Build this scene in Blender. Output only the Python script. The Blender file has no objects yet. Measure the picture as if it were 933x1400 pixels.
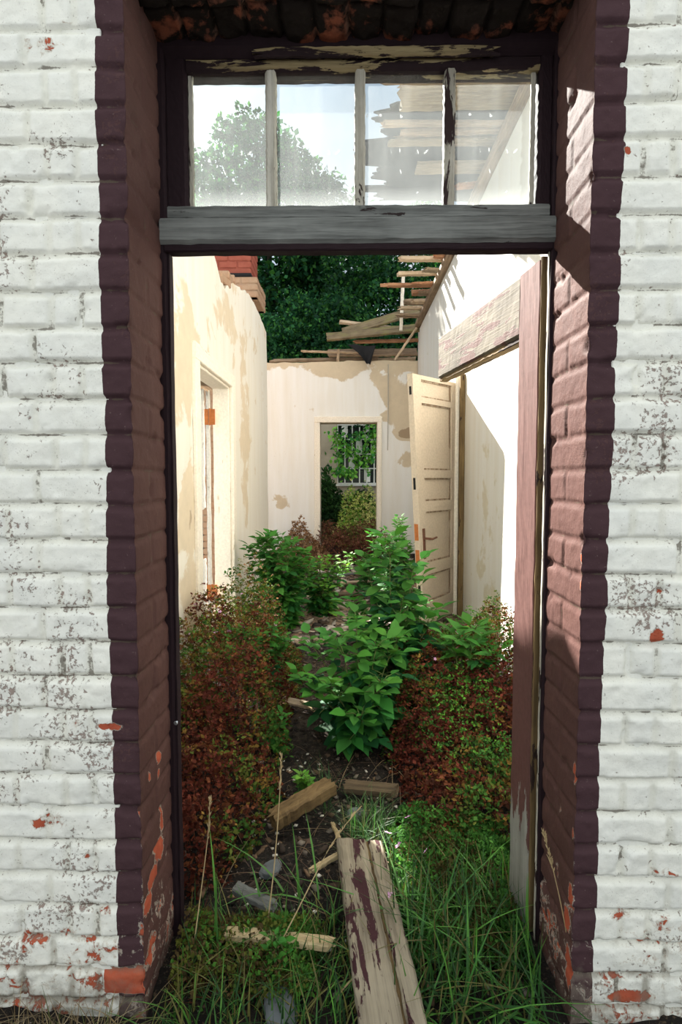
import bpy, math, random
import numpy as np
from mathutils import Vector, Matrix

random.seed(7)
SC = bpy.context.scene
COL = SC.collection
H = 1.28                                   # camera height
SUN_DIR = Vector((0.55, -1.0, -0.75))      # direction in which sunlight travels

# ---------------------------------------------------------------- numpy noise
def _hash(ix, iy, s):
    n = (ix.astype(np.int64) * 374761393 + iy.astype(np.int64) * 668265263 + s * 974634777) & 0xffffffff
    n = ((n ^ (n >> 13)) * 1274126177) & 0xffffffff
    n = n ^ (n >> 16)
    return (n & 0xffff) / 65535.0

def vn(x, y, s=0):
    x = np.asarray(x, float); y = np.asarray(y, float)
    ix = np.floor(x); iy = np.floor(y)
    fx = x - ix; fy = y - iy
    fx = fx * fx * (3 - 2 * fx); fy = fy * fy * (3 - 2 * fy)
    a = _hash(ix, iy, s); b = _hash(ix + 1, iy, s); c = _hash(ix, iy + 1, s); d = _hash(ix + 1, iy + 1, s)
    return (a * (1 - fx) + b * fx) * (1 - fy) + (c * (1 - fx) + d * fx) * fy

def fbm(x, y, s=0, o=4):
    r = 0; a = .5; t = 0
    for k in range(o):
        r = r + a * vn(x * 2 ** k, y * 2 ** k, s + k * 17); t += a; a *= .5
    return r / t

def sst(a, b, x):
    t = np.clip((x - a) / (b - a), 0, 1)
    return t * t * (3 - 2 * t)

# ---------------------------------------------------------------- object helpers
def tag(o, label=None, cat=None, group=None, kind=None):
    if label: o['label'] = label
    if cat: o['category'] = cat
    if group: o['group'] = group
    if kind: o['kind'] = kind
    return o

def link(name, me, m, parent=None):
    if m is not None: me.materials.append(m)
    o = bpy.data.objects.new(name, me)
    COL.objects.link(o)
    if parent is not None: o.parent = parent
    return o

def empty(name, loc=(0, 0, 0), label=None, cat=None, group=None, kind=None):
    o = bpy.data.objects.new(name, None)
    o.empty_display_size = .1
    COL.objects.link(o); o.location = loc
    return tag(o, label, cat, group, kind)

def mesh(name, V, F, col=None, smooth=False, attrs=None):
    me = bpy.data.meshes.new(name)
    V = np.asarray(V, dtype=np.float32)
    if isinstance(F, np.ndarray) and col is not None:
        used = np.zeros(len(V), bool); used[F.ravel()] = True
        if not used.all():
            F = (np.cumsum(used) - 1)[F]; V = V[used]; col = np.asarray(col)[used]
    if isinstance(F, np.ndarray):
        n, k = F.shape
        me.vertices.add(len(V)); me.vertices.foreach_set('co', V.ravel())
        me.loops.add(n * k); me.loops.foreach_set('vertex_index', F.astype(np.int32).ravel())
        me.polygons.add(n)
        me.polygons.foreach_set('loop_start', np.arange(0, n * k, k, dtype=np.int32))
        me.update(calc_edges=True)
    else:
        me.from_pydata(V.tolist(), [], F); me.update()
    if col is not None:
        a = me.attributes.new('Col', 'FLOAT_COLOR', 'POINT')
        c = np.ones((len(V), 4), np.float32); c[:, :3] = col
        a.data.foreach_set('color', c.ravel())
    for k_, v_ in (attrs or {}).items():
        a = me.attributes.new(k_, 'FLOAT', 'POINT')
        a.data.foreach_set('value', np.asarray(v_, np.float32).ravel())
    if smooth:
        me.polygons.foreach_set('use_smooth', np.ones(len(me.polygons), dtype=bool))
    return me

def grid_faces(nu, nv, keep=None, flip=False):
    i, j = np.meshgrid(np.arange(nu - 1), np.arange(nv - 1), indexing='ij')
    a = i * nv + j
    f = np.stack([a, a + nv, a + nv + 1, a + 1], -1)
    if flip: f = f[..., ::-1]
    if keep is not None: f = f[keep]
    return f.reshape(-1, 4)

class MB:
    """collects boxes, boards and tubes into one mesh"""
    def __init__(s): s.V = []; s.F = []
    def add(s, V, F):
        b = len(s.V); s.V += [tuple(v) for v in V]; s.F += [tuple(i + b for i in f) for f in F]
        return s
    def box(s, lo, hi, bev=.004, M=None):
        lo = Vector(lo); hi = Vector(hi); c = (lo + hi) / 2; h = (hi - lo) / 2
        b = min(bev, h.x * .45, h.y * .45, h.z * .45)
        V = []; idx = {}
        for sx in (-1, 1):
            for sy in (-1, 1):
                for sz in (-1, 1):
                    for ax in range(3):
                        p = [sx * (h.x - b), sy * (h.y - b), sz * (h.z - b)]
                        p[ax] = (sx, sy, sz)[ax] * h[ax]
                        idx[(sx, sy, sz, ax)] = len(V); V.append(c + Vector(p))
        F = []
        for ax in range(3):
            u, w = (ax + 1) % 3, (ax + 2) % 3
            for sg in (-1, 1):
                q = []
                for (a, d) in ((-1, -1), (1, -1), (1, 1), (-1, 1)):
                    k = [0, 0, 0]; k[ax] = sg; k[u] = a; k[w] = d
                    q.append(idx[tuple(k) + (ax,)])
                F.append(q if sg > 0 else q[::-1])
        for ax in range(3):                       # edges along ax
            u, w = (ax + 1) % 3, (ax + 2) % 3
            for a in (-1, 1):
                for d in (-1, 1):
                    k0 = [0, 0, 0]; k0[ax] = -1; k0[u] = a; k0[w] = d
                    k1 = list(k0); k1[ax] = 1
                    q = [idx[tuple(k0) + (u,)], idx[tuple(k1) + (u,)], idx[tuple(k1) + (w,)], idx[tuple(k0) + (w,)]]
                    F.append(q if a * d < 0 else q[::-1])
        for sx in (-1, 1):
            for sy in (-1, 1):
                for sz in (-1, 1):
                    t = [idx[(sx, sy, sz, k)] for k in range(3)]
                    F.append(t if sx * sy * sz > 0 else t[::-1])
        if M is not None: V = [M @ v for v in V]
        return s.add(V, F)
    def tube(s, pts, rad, n=6):
        pts = [Vector(p) for p in pts]; V = []; F = []
        for i, p in enumerate(pts):
            d = (pts[min(i + 1, len(pts) - 1)] - pts[max(i - 1, 0)]).normalized()
            a = d.orthogonal().normalized(); b = d.cross(a)
            r = rad[i] if isinstance(rad, (list, tuple)) else rad
            for k in range(n):
                t = 2 * math.pi * k / n
                V.append(p + (a * math.cos(t) + b * math.sin(t)) * r)
        for i in range(len(pts) - 1):
            for k in range(n):
                k2 = (k + 1) % n
                F.append((i * n + k, i * n + k2, (i + 1) * n + k2, (i + 1) * n + k))
        F.append(tuple(range(n))[::-1]); F.append(tuple(range((len(pts) - 1) * n, len(pts) * n)))
        return s.add(V, F)
    def board(s, L, W, T, seed=0, jag=(0, 0), bend=0, twist=0, wear=.002, segs=14, taper=1.0, M=None):
        """a rough sawn board along +X; jag = how far each end is splintered"""
        r = random.Random(seed)
        hw, ht = W / 2, T / 2; e = min(W, T) * .18
        prof = []
        nW = 6
        for k in range(nW + 1): prof.append((-hw + e + (W - 2 * e) * k / nW, ht))
        prof += [(hw, ht - e), (hw, -ht + e)]
        for k in range(nW, -1, -1): prof.append((-hw + e + (W - 2 * e) * k / nW, -ht))
        prof += [(-hw, -ht + e), (-hw, ht - e)]
        m = len(prof)
        offs0 = [r.random() for _ in range(nW + 1)]; offs1 = [r.random() for _ in range(nW + 1)]
        V = []; F = []
        for i in range(segs + 1):
            t = i / segs
            wj = r.uniform(-wear, wear)
            for q, (y, z) in enumerate(prof):
                if q <= nW: c = q
                elif q in (nW + 1, nW + 2): c = nW
                elif q <= 2 * nW + 3: c = 2 * nW + 3 - q
                else: c = 0
                x0 = jag[0] * offs0[c]; x1 = L - jag[1] * offs1[c]
                x = x0 + (x1 - x0) * t
                w = 1 + (taper - 1) * t
                yy = y * w + r.uniform(-wear, wear) * .6 + wj; zz = z + r.uniform(-wear, wear) * .5
                zz += bend * math.sin(math.pi * t)
                a = twist * (t - .5)
                yy, zz = yy * math.cos(a) - zz * math.sin(a), yy * math.sin(a) + zz * math.cos(a)
                V.append(Vector((x, yy, zz)))
        for i in range(segs):
            for q in range(m):
                q2 = (q + 1) % m
                F.append((i * m + q, (i + 1) * m + q, (i + 1) * m + q2, i * m + q2))
        F.append(tuple(range(m))); F.append(tuple(range(segs * m, segs * m + m))[::-1])
        if M is not None: V = [M @ v for v in V]
        return s.add(V, F)
    def build(s, name, m, parent=None, smooth=False):
        return link(name, mesh(name, s.V, s.F, smooth=smooth), m, parent)

def frame_from(a, b, up=(0, 0, 1)):
    """matrix whose X runs from a to b and whose Z is near up"""
    a = Vector(a); b = Vector(b); x = (b - a).normalized(); up = Vector(up)
    y = up.cross(x).normalized(); z = x.cross(y)
    M = Matrix((x, y, z)).transposed().to_4x4(); M.translation = a
    return M, (b - a).length

# ---------------------------------------------------------------- materials
class NT:
    def __init__(s, name):
        s.m = bpy.data.materials.new(name); s.m.use_nodes = True
        s.t = s.m.node_tree; s.t.nodes.clear()
        s.out = s.t.nodes.new('ShaderNodeOutputMaterial')
    def n(s, typ, ins=None, **kw):
        nd = s.t.nodes.new(typ)
        for k, v in kw.items(): setattr(nd, k, v)
        for k, v in (ins or {}).items(): s.set(nd.inputs[k], v)
        return nd
    def set(s, sock, v):
        if isinstance(v, bpy.types.NodeSocket): s.t.links.new(v, sock)
        elif isinstance(v, (tuple, list)) and len(v) == 3 and sock.type == 'RGBA': sock.default_value = tuple(v) + (1,)
        else: sock.default_value = v
    def coord(s, kind='Object', scale=(1, 1, 1), loc=(0, 0, 0), rot=(0, 0, 0)):
        tc = s.n('ShaderNodeTexCoord')
        return s.n('ShaderNodeMapping', {'Vector': tc.outputs[kind], 'Scale': scale, 'Location': loc, 'Rotation': rot}).outputs[0]
    def noise(s, vec, scale=5, detail=4, rough=.55, dist=0):
        return s.n('ShaderNodeTexNoise', {'Vector': vec, 'Scale': scale, 'Detail': detail, 'Roughness': rough, 'Distortion': dist}).outputs['Fac']
    def ramp(s, fac, a, b, interp='LINEAR'):
        r = s.n('ShaderNodeMapRange', {'Value': fac, 'From Min': a, 'From Max': b})
        r.interpolation_type = 'SMOOTHSTEP' if interp == 'S' else 'LINEAR'
        return r.outputs[0]
    def mix(s, f, a, b, mode='MIX'):
        n = s.n('ShaderNodeMix', data_type='RGBA', blend_type=mode)
        s.set(n.inputs[0], f); s.set(n.inputs[6], a); s.set(n.inputs[7], b)
        return n.outputs[2]
    def math(s, op, a, b=0.0, clamp=False):
        n = s.n('ShaderNodeMath', operation=op); n.use_clamp = clamp
        s.set(n.inputs[0], a); s.set(n.inputs[1], b)
        return n.outputs[0]
    def attr(s, name, out='Fac'):
        return s.n('ShaderNodeAttribute', attribute_name=name).outputs[out]
    def bsdf(s, col, rough=.8, bump=None, bstr=.3, bdist=.01, spec=.3, normal=None):
        b = s.n('ShaderNodeBsdfPrincipled', {'Base Color': col, 'Roughness': rough, 'Specular IOR Level': spec})
        if bump is not None:
            bn = s.n('ShaderNodeBump', {'Height': bump, 'Strength': bstr, 'Distance': bdist})
            s.t.links.new(bn.outputs[0], b.inputs['Normal'])
        s.t.links.new(b.outputs[0], s.out.inputs[0])
        return b

def mat_plain(name, col, rough=.7, var=.25, scale=30, metal=0):
    t = NT(name); c = t.coord()
    n = t.noise(c, scale, 5)
    dark = tuple(x * (1 - var) for x in col); lite = tuple(min(1, x * (1 + var)) for x in col)
    b = t.bsdf(t.mix(n, dark, lite), rough, n, .3, .004)
    b.inputs['Metallic'].default_value = metal
    return t.m

def mat_wood(name, base, dark, paint=None, amt=.5, rough=.75, worn=None, spots=None, grain=1.0, pgrad=None):
    """grain along the object's X axis; paint peels off in flakes stretched along the grain"""
    t = NT(name)
    rnd = t.n('ShaderNodeObjectInfo').outputs['Random']
    off = t.n('ShaderNodeVectorMath', {0: (17.3, 9.1, 5.7), 'Scale': rnd}, operation='SCALE').outputs[0]
    def crd(kind='Object', scale=(1, 1, 1), loc=(0, 0, 0)):
        return t.n('ShaderNodeVectorMath', {0: t.coord(kind, scale, loc), 1: off}, operation='ADD').outputs[0]
    c = crd('Object', (2.2 * grain, 38 * grain, 38 * grain))
    cf = crd('Object', (6 * grain, 160 * grain, 160 * grain))
    g = t.noise(c, 1, 6, .6, .6); f = t.noise(cf, 1, 3, .6)
    col = t.mix(t.ramp(g, .3, .7), dark, base)
    col = t.mix(t.math('MULTIPLY', t.ramp(f, .5, .75), .55), col, tuple(x * .35 for x in dark))
    blot = t.noise(crd(), 5, 4)
    col = t.mix(t.math('MULTIPLY', t.ramp(blot, .45, .7), .4), col, tuple(x * 1.4 for x in base))
    h = t.math('ADD', g, t.math('MULTIPLY', f, .5))
    if worn:
        col = t.mix(t.ramp(t.noise(crd('Object', (3, 14, 14)), 1, 5), .52, .6), col, worn)
    if paint:
        p = t.noise(crd('Object', (5, 26, 26), (3.1, 1.7, .4)), 1, 7, .65, .4)
        if pgrad:                                    # paint worn away towards one end of the board
            x = t.n('ShaderNodeSeparateXYZ', {'Vector': t.coord()}).outputs[0]
            p = t.math('ADD', p, t.ramp(x, pgrad[0], pgrad[1]))
            p = t.math('SUBTRACT', p, .5)
        k = t.ramp(p, 1 - amt, 1 - amt + .015)
        pc = t.mix(t.noise(crd(), 60, 4), tuple(x * .75 for x in paint), tuple(x * 1.2 for x in paint))
        col = t.mix(k, col, pc)
        h = t.math('ADD', h, t.math('MULTIPLY', k, .8))
    t.bsdf(col, rough, h, .55, .003, .12)
    return t.m

def mat_plaster(name, white, cream, under, sc=1.0, crack=False):
    """limewash over cream distemper over bare render; the vertex mask 'peel' says where the wash is gone"""
    t = NT(name); c = t.coord()
    a = t.attr('peel')
    n = t.noise(c, 3.2 * sc, 8, .62, .3); n2 = t.noise(c, 11 * sc, 6, .6)
    f = t.math('ADD', a, t.math('MULTIPLY', t.math('SUBTRACT', n, .5), 1.5))
    streak = t.noise(t.coord('Object', (9, 9, .8)), 1, 5, .6)
    w = t.mix(t.ramp(streak, .35, .75), white, tuple(x * y for x, y in zip(white, (.93, .9, .84))))
    cr = t.mix(n2, tuple(x * .86 for x in cream), tuple(min(1, x * 1.1) for x in cream))
    col = t.mix(t.ramp(f, .48, .56), w, cr)
    col = t.mix(t.math('MULTIPLY', t.ramp(f, .98, 1.04), .85), col, under)
    pit = t.ramp(t.noise(c, 55, 3), .70, .74)
    col = t.mix(t.math('MULTIPLY', pit, .45), col, tuple(x * .5 for x in under))
    if crack:
        v = t.n('ShaderNodeTexVoronoi', {'Vector': t.coord('Object', (.7, .7, .5)), 'Scale': 1.3}, feature='DISTANCE_TO_EDGE').outputs[0]
        v = t.math('ADD', v, t.math('MULTIPLY', t.math('SUBTRACT', n2, .5), .05))
        col = t.mix(t.math('MULTIPLY', t.math('SUBTRACT', 1, t.ramp(v, .0, .004)), .35), col, tuple(x * .4 for x in under))
    h = t.math('SUBTRACT', t.math('MULTIPLY', n2, .6), t.math('MULTIPLY', t.ramp(f, .48, .53), .35))
    t.bsdf(col, .9, h, .35, .006)
    return t.m

def mat_leaf(name, trans=.35, rough=.45, sat=1.0, spec=.35):
    t = NT(name)
    col = t.attr('Col', 'Color')
    v = t.noise(t.coord(), 24, 3)
    col = t.mix(t.math('MULTIPLY', v, .35), col, t.mix(1.0, col, (.55, .6, .5), 'MULTIPLY'))
    p = t.n('ShaderNodeBsdfPrincipled', {'Base Color': col, 'Roughness': rough, 'Specular IOR Level': spec})
    tr = t.n('ShaderNodeBsdfTranslucent', {'Color': t.mix(1.0, col, (1.25, 1.25, .7), 'MULTIPLY')})
    mx = t.n('ShaderNodeMixShader', {0: trans})
    t.t.links.new(p.outputs[0], mx.inputs[1]); t.t.links.new(tr.outputs[0], mx.inputs[2])
    t.t.links.new(mx.outputs[0], t.out.inputs[0])
    return t.m

def mat_brickpaint():
    t = NT('painted_brickwork'); c = t.coord()
    d = t.attr('purple'); ex = t.attr('expose'); sp = t.attr('speck'); gr = t.attr('grime'); jt = t.attr('joint'); sd = t.attr('side'); cv = t.attr('crevice')
    n = t.noise(c, 9, 6, .6); fine = t.noise(c, 130, 5, .6); mid = t.noise(c, 38, 6, .62)
    white = t.mix(t.ramp(n, .35, .7), (.81, .815, .755), (.74, .755, .72))
    white = t.mix(t.math('MULTIPLY', t.ramp(mid, .52, .72), .35), white, (.60, .62, .56))
    white = t.mix(t.math('MULTIPLY', jt, .30), white, (.66, .65, .54))
    pur = t.mix(n, (.054, .030, .036), (.070, .038, .043))
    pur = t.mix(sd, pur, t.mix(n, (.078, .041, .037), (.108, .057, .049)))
    pur = t.mix(t.math('MULTIPLY', t.ramp(fine, .66, .72), .35), pur, (.25, .19, .18))
    pd = t.math('ADD', d, t.math('MULTIPLY', t.math('SUBTRACT', mid, .5), .16))
    k = t.ramp(pd, .49, .51)
    col = t.mix(k, white, pur)
    # pits and flecks where paint is pricked through
    s = t.math('ADD', t.math('MULTIPLY', sp, .15), t.noise(c, 95, 4, .7, .4))
    fleck = t.math('MULTIPLY', t.ramp(s, .715, .76), t.math('SUBTRACT', 1, t.math('MULTIPLY', k, .8)))
    col = t.mix(t.math('MULTIPLY', fleck, .75), col, t.mix(t.noise(c, 17, 2), (.10, .075, .06), (.22, .10, .075)))
    ck = t.ramp(t.math('ADD', t.math('MULTIPLY', cv, .34), t.noise(c, 22, 5, .7)), .74, .82)
    col = t.mix(t.math('MULTIPLY', ck, .75), col, (.10, .080, .060))
    pin = t.math('MULTIPLY', t.ramp(t.noise(c, 260, 3, .7), .60, .68), t.ramp(t.noise(c, 13, 4), .38, .62))
    col = t.mix(t.math('MULTIPLY', pin, t.math('SUBTRACT', .40, t.math('MULTIPLY', k, .30))), col, (.17, .14, .12))
    # bare brick
    e = t.math('ADD', ex, t.math('MULTIPLY', t.math('SUBTRACT', t.noise(c, 42, 7, .68, .5), .5), 1.25))
    ek = t.ramp(e, .60, .64); rim = t.ramp(e, .50, .56)
    brick = t.mix(t.noise(c, 21, 5), (.30, .060, .040), (.50, .13, .065))
    col = t.mix(t.math('MULTIPLY', t.math('SUBTRACT', rim, ek), .55), col, (.55, .50, .42))
    col = t.mix(ek, col, brick)
    g = t.math('ADD', gr, t.math('MULTIPLY', t.math('SUBTRACT', t.noise(c, 26, 6, .65), .5), .9))
    col = t.mix(t.math('MULTIPLY', t.ramp(g, .45, .75), .62), col, (.20, .175, .14))
    h = t.math('ADD', t.math('MULTIPLY', mid, .6), t.math('MULTIPLY', fine, .25))
    h = t.math('SUBTRACT', h, t.math('MULTIPLY', ek, .9)); h = t.math('SUBTRACT', h, t.math('MULTIPLY', fleck, .7))
    t.bsdf(col, t.mix(k, (.78, .78, .78), (.66, .66, .66)), h, .6, .005, .04)
    return t.m

def mat_brick_raw(name, a, b, soot=.0):
    t = NT(name); c = t.coord()
    col = t.mix(t.noise(c, 14, 6, .6), a, b)
    col = t.mix(t.math('MULTIPLY', t.attr('joint'), .85), col, (.20, .18, .15))
    if soot: col = t.mix(t.ramp(t.noise(c, 9, 6, .65), .54, .62), (.018, .014, .012), col)
    t.bsdf(col, .95, t.noise(c, 60, 6, .65), .6, .006, .05)
    return t.m

def mat_soil():
    t = NT('soil_and_litter'); c = t.coord()
    n = t.noise(c, 5, 6); f = t.noise(c, 70, 5, .7); g = t.noise(c, 26, 5)
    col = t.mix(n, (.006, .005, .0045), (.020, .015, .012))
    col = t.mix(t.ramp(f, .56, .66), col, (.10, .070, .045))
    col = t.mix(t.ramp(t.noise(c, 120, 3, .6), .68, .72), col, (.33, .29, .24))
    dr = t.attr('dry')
    dry = t.mix(f, (.16, .10, .065), (.42, .32, .24))  # paler rubble tone that paints sunlight into the floor colour
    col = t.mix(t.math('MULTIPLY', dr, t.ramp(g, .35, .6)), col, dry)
    t.bsdf(col, .95, t.math('ADD', f, g), .8, .02)
    return t.m

def mat_glass():
    t = NT('dusty_glass'); c = t.coord()
    tr = t.n('ShaderNodeBsdfTransparent', {'Color': (.93, .96, .97)})
    gl = t.n('ShaderNodeBsdfGlossy', {'Color': (1, 1, 1), 'Roughness': .03})
    du = t.n('ShaderNodeBsdfTranslucent', {'Color': (.80, .84, .84)})
    df = t.n('ShaderNodeBsdfDiffuse', {'Color': (.62, .64, .62)})
    dd = t.n('ShaderNodeMixShader', {0: .25}); t.t.links.new(du.outputs[0], dd.inputs[1]); t.t.links.new(df.outputs[0], dd.inputs[2])
    n = t.noise(c, 6, 6, .6); sp = t.ramp(t.noise(t.coord('Object', (1, 1, .6)), 60, 2), .70, .73)
    streak = t.noise(t.coord('Object', (30, 1, 2)), 1, 4)
    f = t.math('ADD', t.math('MULTIPLY', n, .045), t.math('MULTIPLY', streak, .035))
    f = t.math('ADD', f, t.math('MULTIPLY', sp, .25))
    z = t.n('ShaderNodeSeparateXYZ', {'Vector': c}).outputs[2]       # dust settles along the bottom edge
    f = t.math('ADD', f, t.math('MULTIPLY', t.ramp(z, .06, -.01), .10), True)
    m1 = t.n('ShaderNodeMixShader', {0: f}); t.t.links.new(tr.outputs[0], m1.inputs[1]); t.t.links.new(dd.outputs[0], m1.inputs[2])
    m2 = t.n('ShaderNodeMixShader', {0: .05}); t.t.links.new(m1.outputs[0], m2.inputs[1]); t.t.links.new(gl.outputs[0], m2.inputs[2])
    t.t.links.new(m2.outputs[0], t.out.inputs[0])
    return t.m

def mat_col(name, rough=.8):
    t = NT(name); c = t.attr('Col', 'Color')
    n = t.noise(t.coord(), 80, 4)
    t.bsdf(t.mix(t.math('MULTIPLY', n, .5), c, t.mix(1.0, c, (.4, .4, .4), 'MULTIPLY')), rough, n, .4, .003)
    return t.m

M = dict(
    brickpaint=mat_brickpaint(),
    soffit=mat_brick_raw('sooty_bricks', (.30, .075, .035), (.10, .060, .045), 1.0),
    redbrick=mat_brick_raw('red_brick', (.25, .062, .045), (.36, .12, .085)),
    oldbrick=mat_brick_raw('weathered_brick', (.38, .19, .11), (.42, .34, .25)),
    plL=mat_plaster('cream_plaster', (.80, .765, .70), (.69, .585, .44), (.40, .31, .21)),
    plB=mat_plaster('limewashed_plaster', (.80, .80, .79), (.60, .51, .38), (.30, .215, .14)),
    plR=mat_plaster('sunlit_plaster', (.70, .69, .655), (.60, .55, .43), (.30, .26, .20)),
    soil=mat_soil(), glass=mat_glass(), col=mat_col('litter'),
    frame_dark=mat_wood('dark_painted_frame', (.16, .13, .11), (.07, .055, .045), (.020, .011, .014), .86),
    frame_peel=mat_wood('peeling_frame', (.36, .29, .16), (.17, .125, .065), (.022, .013, .015), .52),
    bar_grey=mat_wood('weathered_grey_bar', (.215, .225, .215), (.075, .078, .076), (.03, .022, .022), .36, grain=1.4),
    bar_pale=mat_wood('pale_glazing_bar', (.52, .50, .44), (.24, .22, .17), (.035, .022, .022), .44),
    stile=mat_wood('purple_door_paint', (.30, .30, .27), (.14, .135, .12), (.125, .062, .055), .80, pgrad=(.10, 1.15)),
    rail=mat_wood('worn_door_rail', (.165, .145, .11), (.065, .054, .04), (.105, .056, .050), .47),
    brown=mat_wood('brown_door_edge', (.22, .15, .07), (.09, .06, .03), (.035, .022, .018), .40),
    pale=mat_wood('pale_painted_wood', (.70, .62, .50), (.46, .36, .25), (.80, .74, .64), .62),
    door=mat_wood('old_cream_door', (.46, .36, .26), (.30, .21, .14), (.57, .48, .375), .70),
    door_dark=mat_wood('dark_door_moulding', (.30, .22, .15), (.17, .115, .075), (.40, .32, .24), .5),  # mouldings darker than the door, to bring out its panels
    arch=mat_wood('cream_architrave', (.74, .64, .50), (.48, .38, .27), (.86, .80, .70), .66),
    greyleaf=mat_wood('grey_white_boards', (.46, .43, .38), (.20, .175, .14), (.62, .60, .56), .62),
    batten=mat_wood('roof_batten_wood', (.34, .25, .17), (.13, .09, .06), grain=1.2),
    batten_pale=mat_wood('pale_roof_wood', (.58, .46, .33), (.30, .21, .13), grain=1.2),
    batten_old=mat_wood('grey_tan_roof_wood', (.30, .24, .165), (.14, .105, .07), grain=1.2),
    batten_red=mat_wood('russet_roof_wood', (.42, .22, .12), (.16, .08, .05), grain=1.2),
    moss=mat_wood('mossy_roof_wood', (.23, .18, .11), (.09, .068, .042), worn=(.19, .17, .075), grain=1.2),
    plank=mat_wood('plank_flaking_paint', (.33, .29, .215), (.15, .125, .09), (.055, .022, .026), .455),
    log=mat_wood('split_log', (.17, .115, .055), (.05, .032, .016), grain=1.3),
    stick=mat_wood('pale_stick', (.55, .44, .26), (.32, .24, .13)),
    debris_wood=mat_wood('damp_board', (.13, .095, .06), (.045, .035, .022)),
    felt=mat_plain('black_felt', (.010, .010, .012), .8, .3, 20),
    roofsheet=mat_plain('weathered_roof_deck', (.045, .045, .048), .9, .4, 12),
    rust=mat_plain('rust', (.42, .14, .04), .8, .45, 45),
    rust_dark=mat_plain('dark_rust', (.16, .07, .045), .7, .4, 45),
    black=mat_plain('black_hole', (.012, .012, .012), .9, .2, 10),
    stone=mat_plain('grey_stone', (.12, .135, .145), .9, .35, 30),
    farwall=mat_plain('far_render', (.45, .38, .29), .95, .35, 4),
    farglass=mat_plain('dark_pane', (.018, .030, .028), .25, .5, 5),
    farpale=mat_plain('far_white_paint', (.80, .80, .74), .8, .3, 9),
    leaf=mat_leaf('green_leaf', .30, .62, spec=.12), grass=mat_leaf('grass_blade', .30, .55),
    herb=mat_leaf('herb_leaf', .25, .75, spec=.1), tree=mat_leaf('tree_leaf', .32, .6, spec=.15),
    stem=mat_plain('green_stem', (.10, .14, .04), .7, .4, 40),
    bark=mat_plain('bark', (.060, .048, .038), .95, .4, 12),
    cable=mat_plain('grey_cable', (.42, .40, .36), .6, .2, 20),
    petal=mat_plain('pink_petal', (.74, .40, .68), .6, .12, 60),
    screw=mat_plain('zinc_screw', (.55, .60, .64), .35, .2, 60, .6),
)

# ================================================================= FRONT WALL
XL, XR = -0.486, 0.526          # opening
YF, YR = 1.25, 1.475            # front face, frame plane
CH = 0.0792                     # brick course
Z0 = 1.224                      # underside of a stretcher-corner course
SILL, HEAD, WTOP = -0.12, 2.388, 2.72

def brick_relief(s, z, seed):
    """s: distance from the corner (front >0, reveal <0). Returns relief (m), joint mask and a per-brick random."""
    wob = (fbm(s * 9, z * 9, seed, 3) - .5) * .010
    wob2 = (fbm(s * 11 + 40, z * 11, seed + 3, 3) - .5) * .010
    zz = z + wob; ss = s + wob2 * .8
    row = np.floor((zz - Z0) / CH); fz = (zz - Z0) / CH - row        # fz 0..1
    odd = (row.astype(int) % 2) == 0                               # stretcher at the corner on the face
    B = 0.214; Hh = 0.105; J = 0.011; Q = 0.055
    # front face
    st = (ss) / (B + J); st_i = np.floor(st); st_f = (st - st_i) * (B + J)
    he0 = ss < Hh + J; he1 = (ss >= Hh + J) & (ss < Hh + 2 * J + Q)
    rest = ss - (Hh + 2 * J + Q)
    he_f = np.where(he0, ss, np.where(he1, ss - Hh - J, rest - np.floor(rest / (Hh + J)) * (Hh + J)))
    he_len = np.where(he0, Hh, np.where(he1, Q, Hh))
    he_i = np.where(he0, 100, np.where(he1, 101, 102 + np.floor(rest / (Hh + J))))
    # reveal (negative s): stretcher rows show a header then a cut piece, header rows a stretcher
    r = -ss
    rv_h = r < Hh + J
    rv_f = np.where(odd, np.where(rv_h, r, r - Hh - J), r)
    rv_len = np.where(odd, np.where(rv_h, Hh, .2), .30)
    rv_i = np.where(odd, np.where(rv_h, 300, 301), 302)
    fr = ss >= 0
    along = np.where(fr, np.where(odd, st_f, he_f), rv_f)
    length = np.where(fr, np.where(odd, B, he_len), rv_len)
    bid = np.where(fr, np.where(odd, st_i, he_i), rv_i)
    rnd = _hash(bid, row, seed + 5)
    rnd2 = _hash(bid, row, seed + 9)
    dx = np.minimum(along, length - along)
    # the corner itself is no joint
    corner = (np.abs(ss) < .02)
    dx = np.where(corner | ((along < .004) & (bid != 301) & (np.abs(ss) < .05)), .03, dx)
    jh = .0075 / CH
    dzl = (fz - jh * .35) * CH; dzu = (1 - jh * 1.25 - fz) * CH
    soft = (vn(bid * 3.1 + .5, row * 1.7 + .5, seed + 21))
    px = sst(-.004, .006 + .004 * soft, dx)
    pzl = sst(-.001, .0035, dzl); pzu = sst(-.003, .009, dzu)
    prof = px * pzl * pzu
    depth = .0065 + .003 * rnd
    shallow = np.where(fr, np.where(px < pzl * pzu, .35 + .6 * rnd2, 1), 1)   # thick paint half fills the upright joints
    d = -(1 - prof) * depth * shallow * np.where(fr, 1.15, .42)
    d += ((rnd - .5) * .004 + (along / length - .5) * (rnd2 - .5) * .004) * np.where(fr, 1, .5)
    d += (fbm(s * 34, z * 34, seed + 31, 4) - .5) * np.where(fr, .0075, .0035) + (fbm(s * 7, z * 7, seed + 37, 2) - .5) * .005
    chip = sst(.66, .78, fbm(s * 16, z * 16, seed + 41, 3)) * sst(.02, .0, np.minimum(dx, np.minimum(dzl, dzu)))
    d -= chip * .006
    crev = sst(.905, .975, fz) * np.where(fr, 1, .8)
    d -= np.where(fr, .0040, .0012) * sst(.93, .99, fz) * sst(.3, .6, vn(s * 14, row * 3.3, seed + 88))
    upr = sst(.004, .0, dx) * np.where(fr, .75, .7) * sst(.55, .85, rnd2)
    return d, 1 - prof, rnd, np.maximum(crev, upr)

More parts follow.
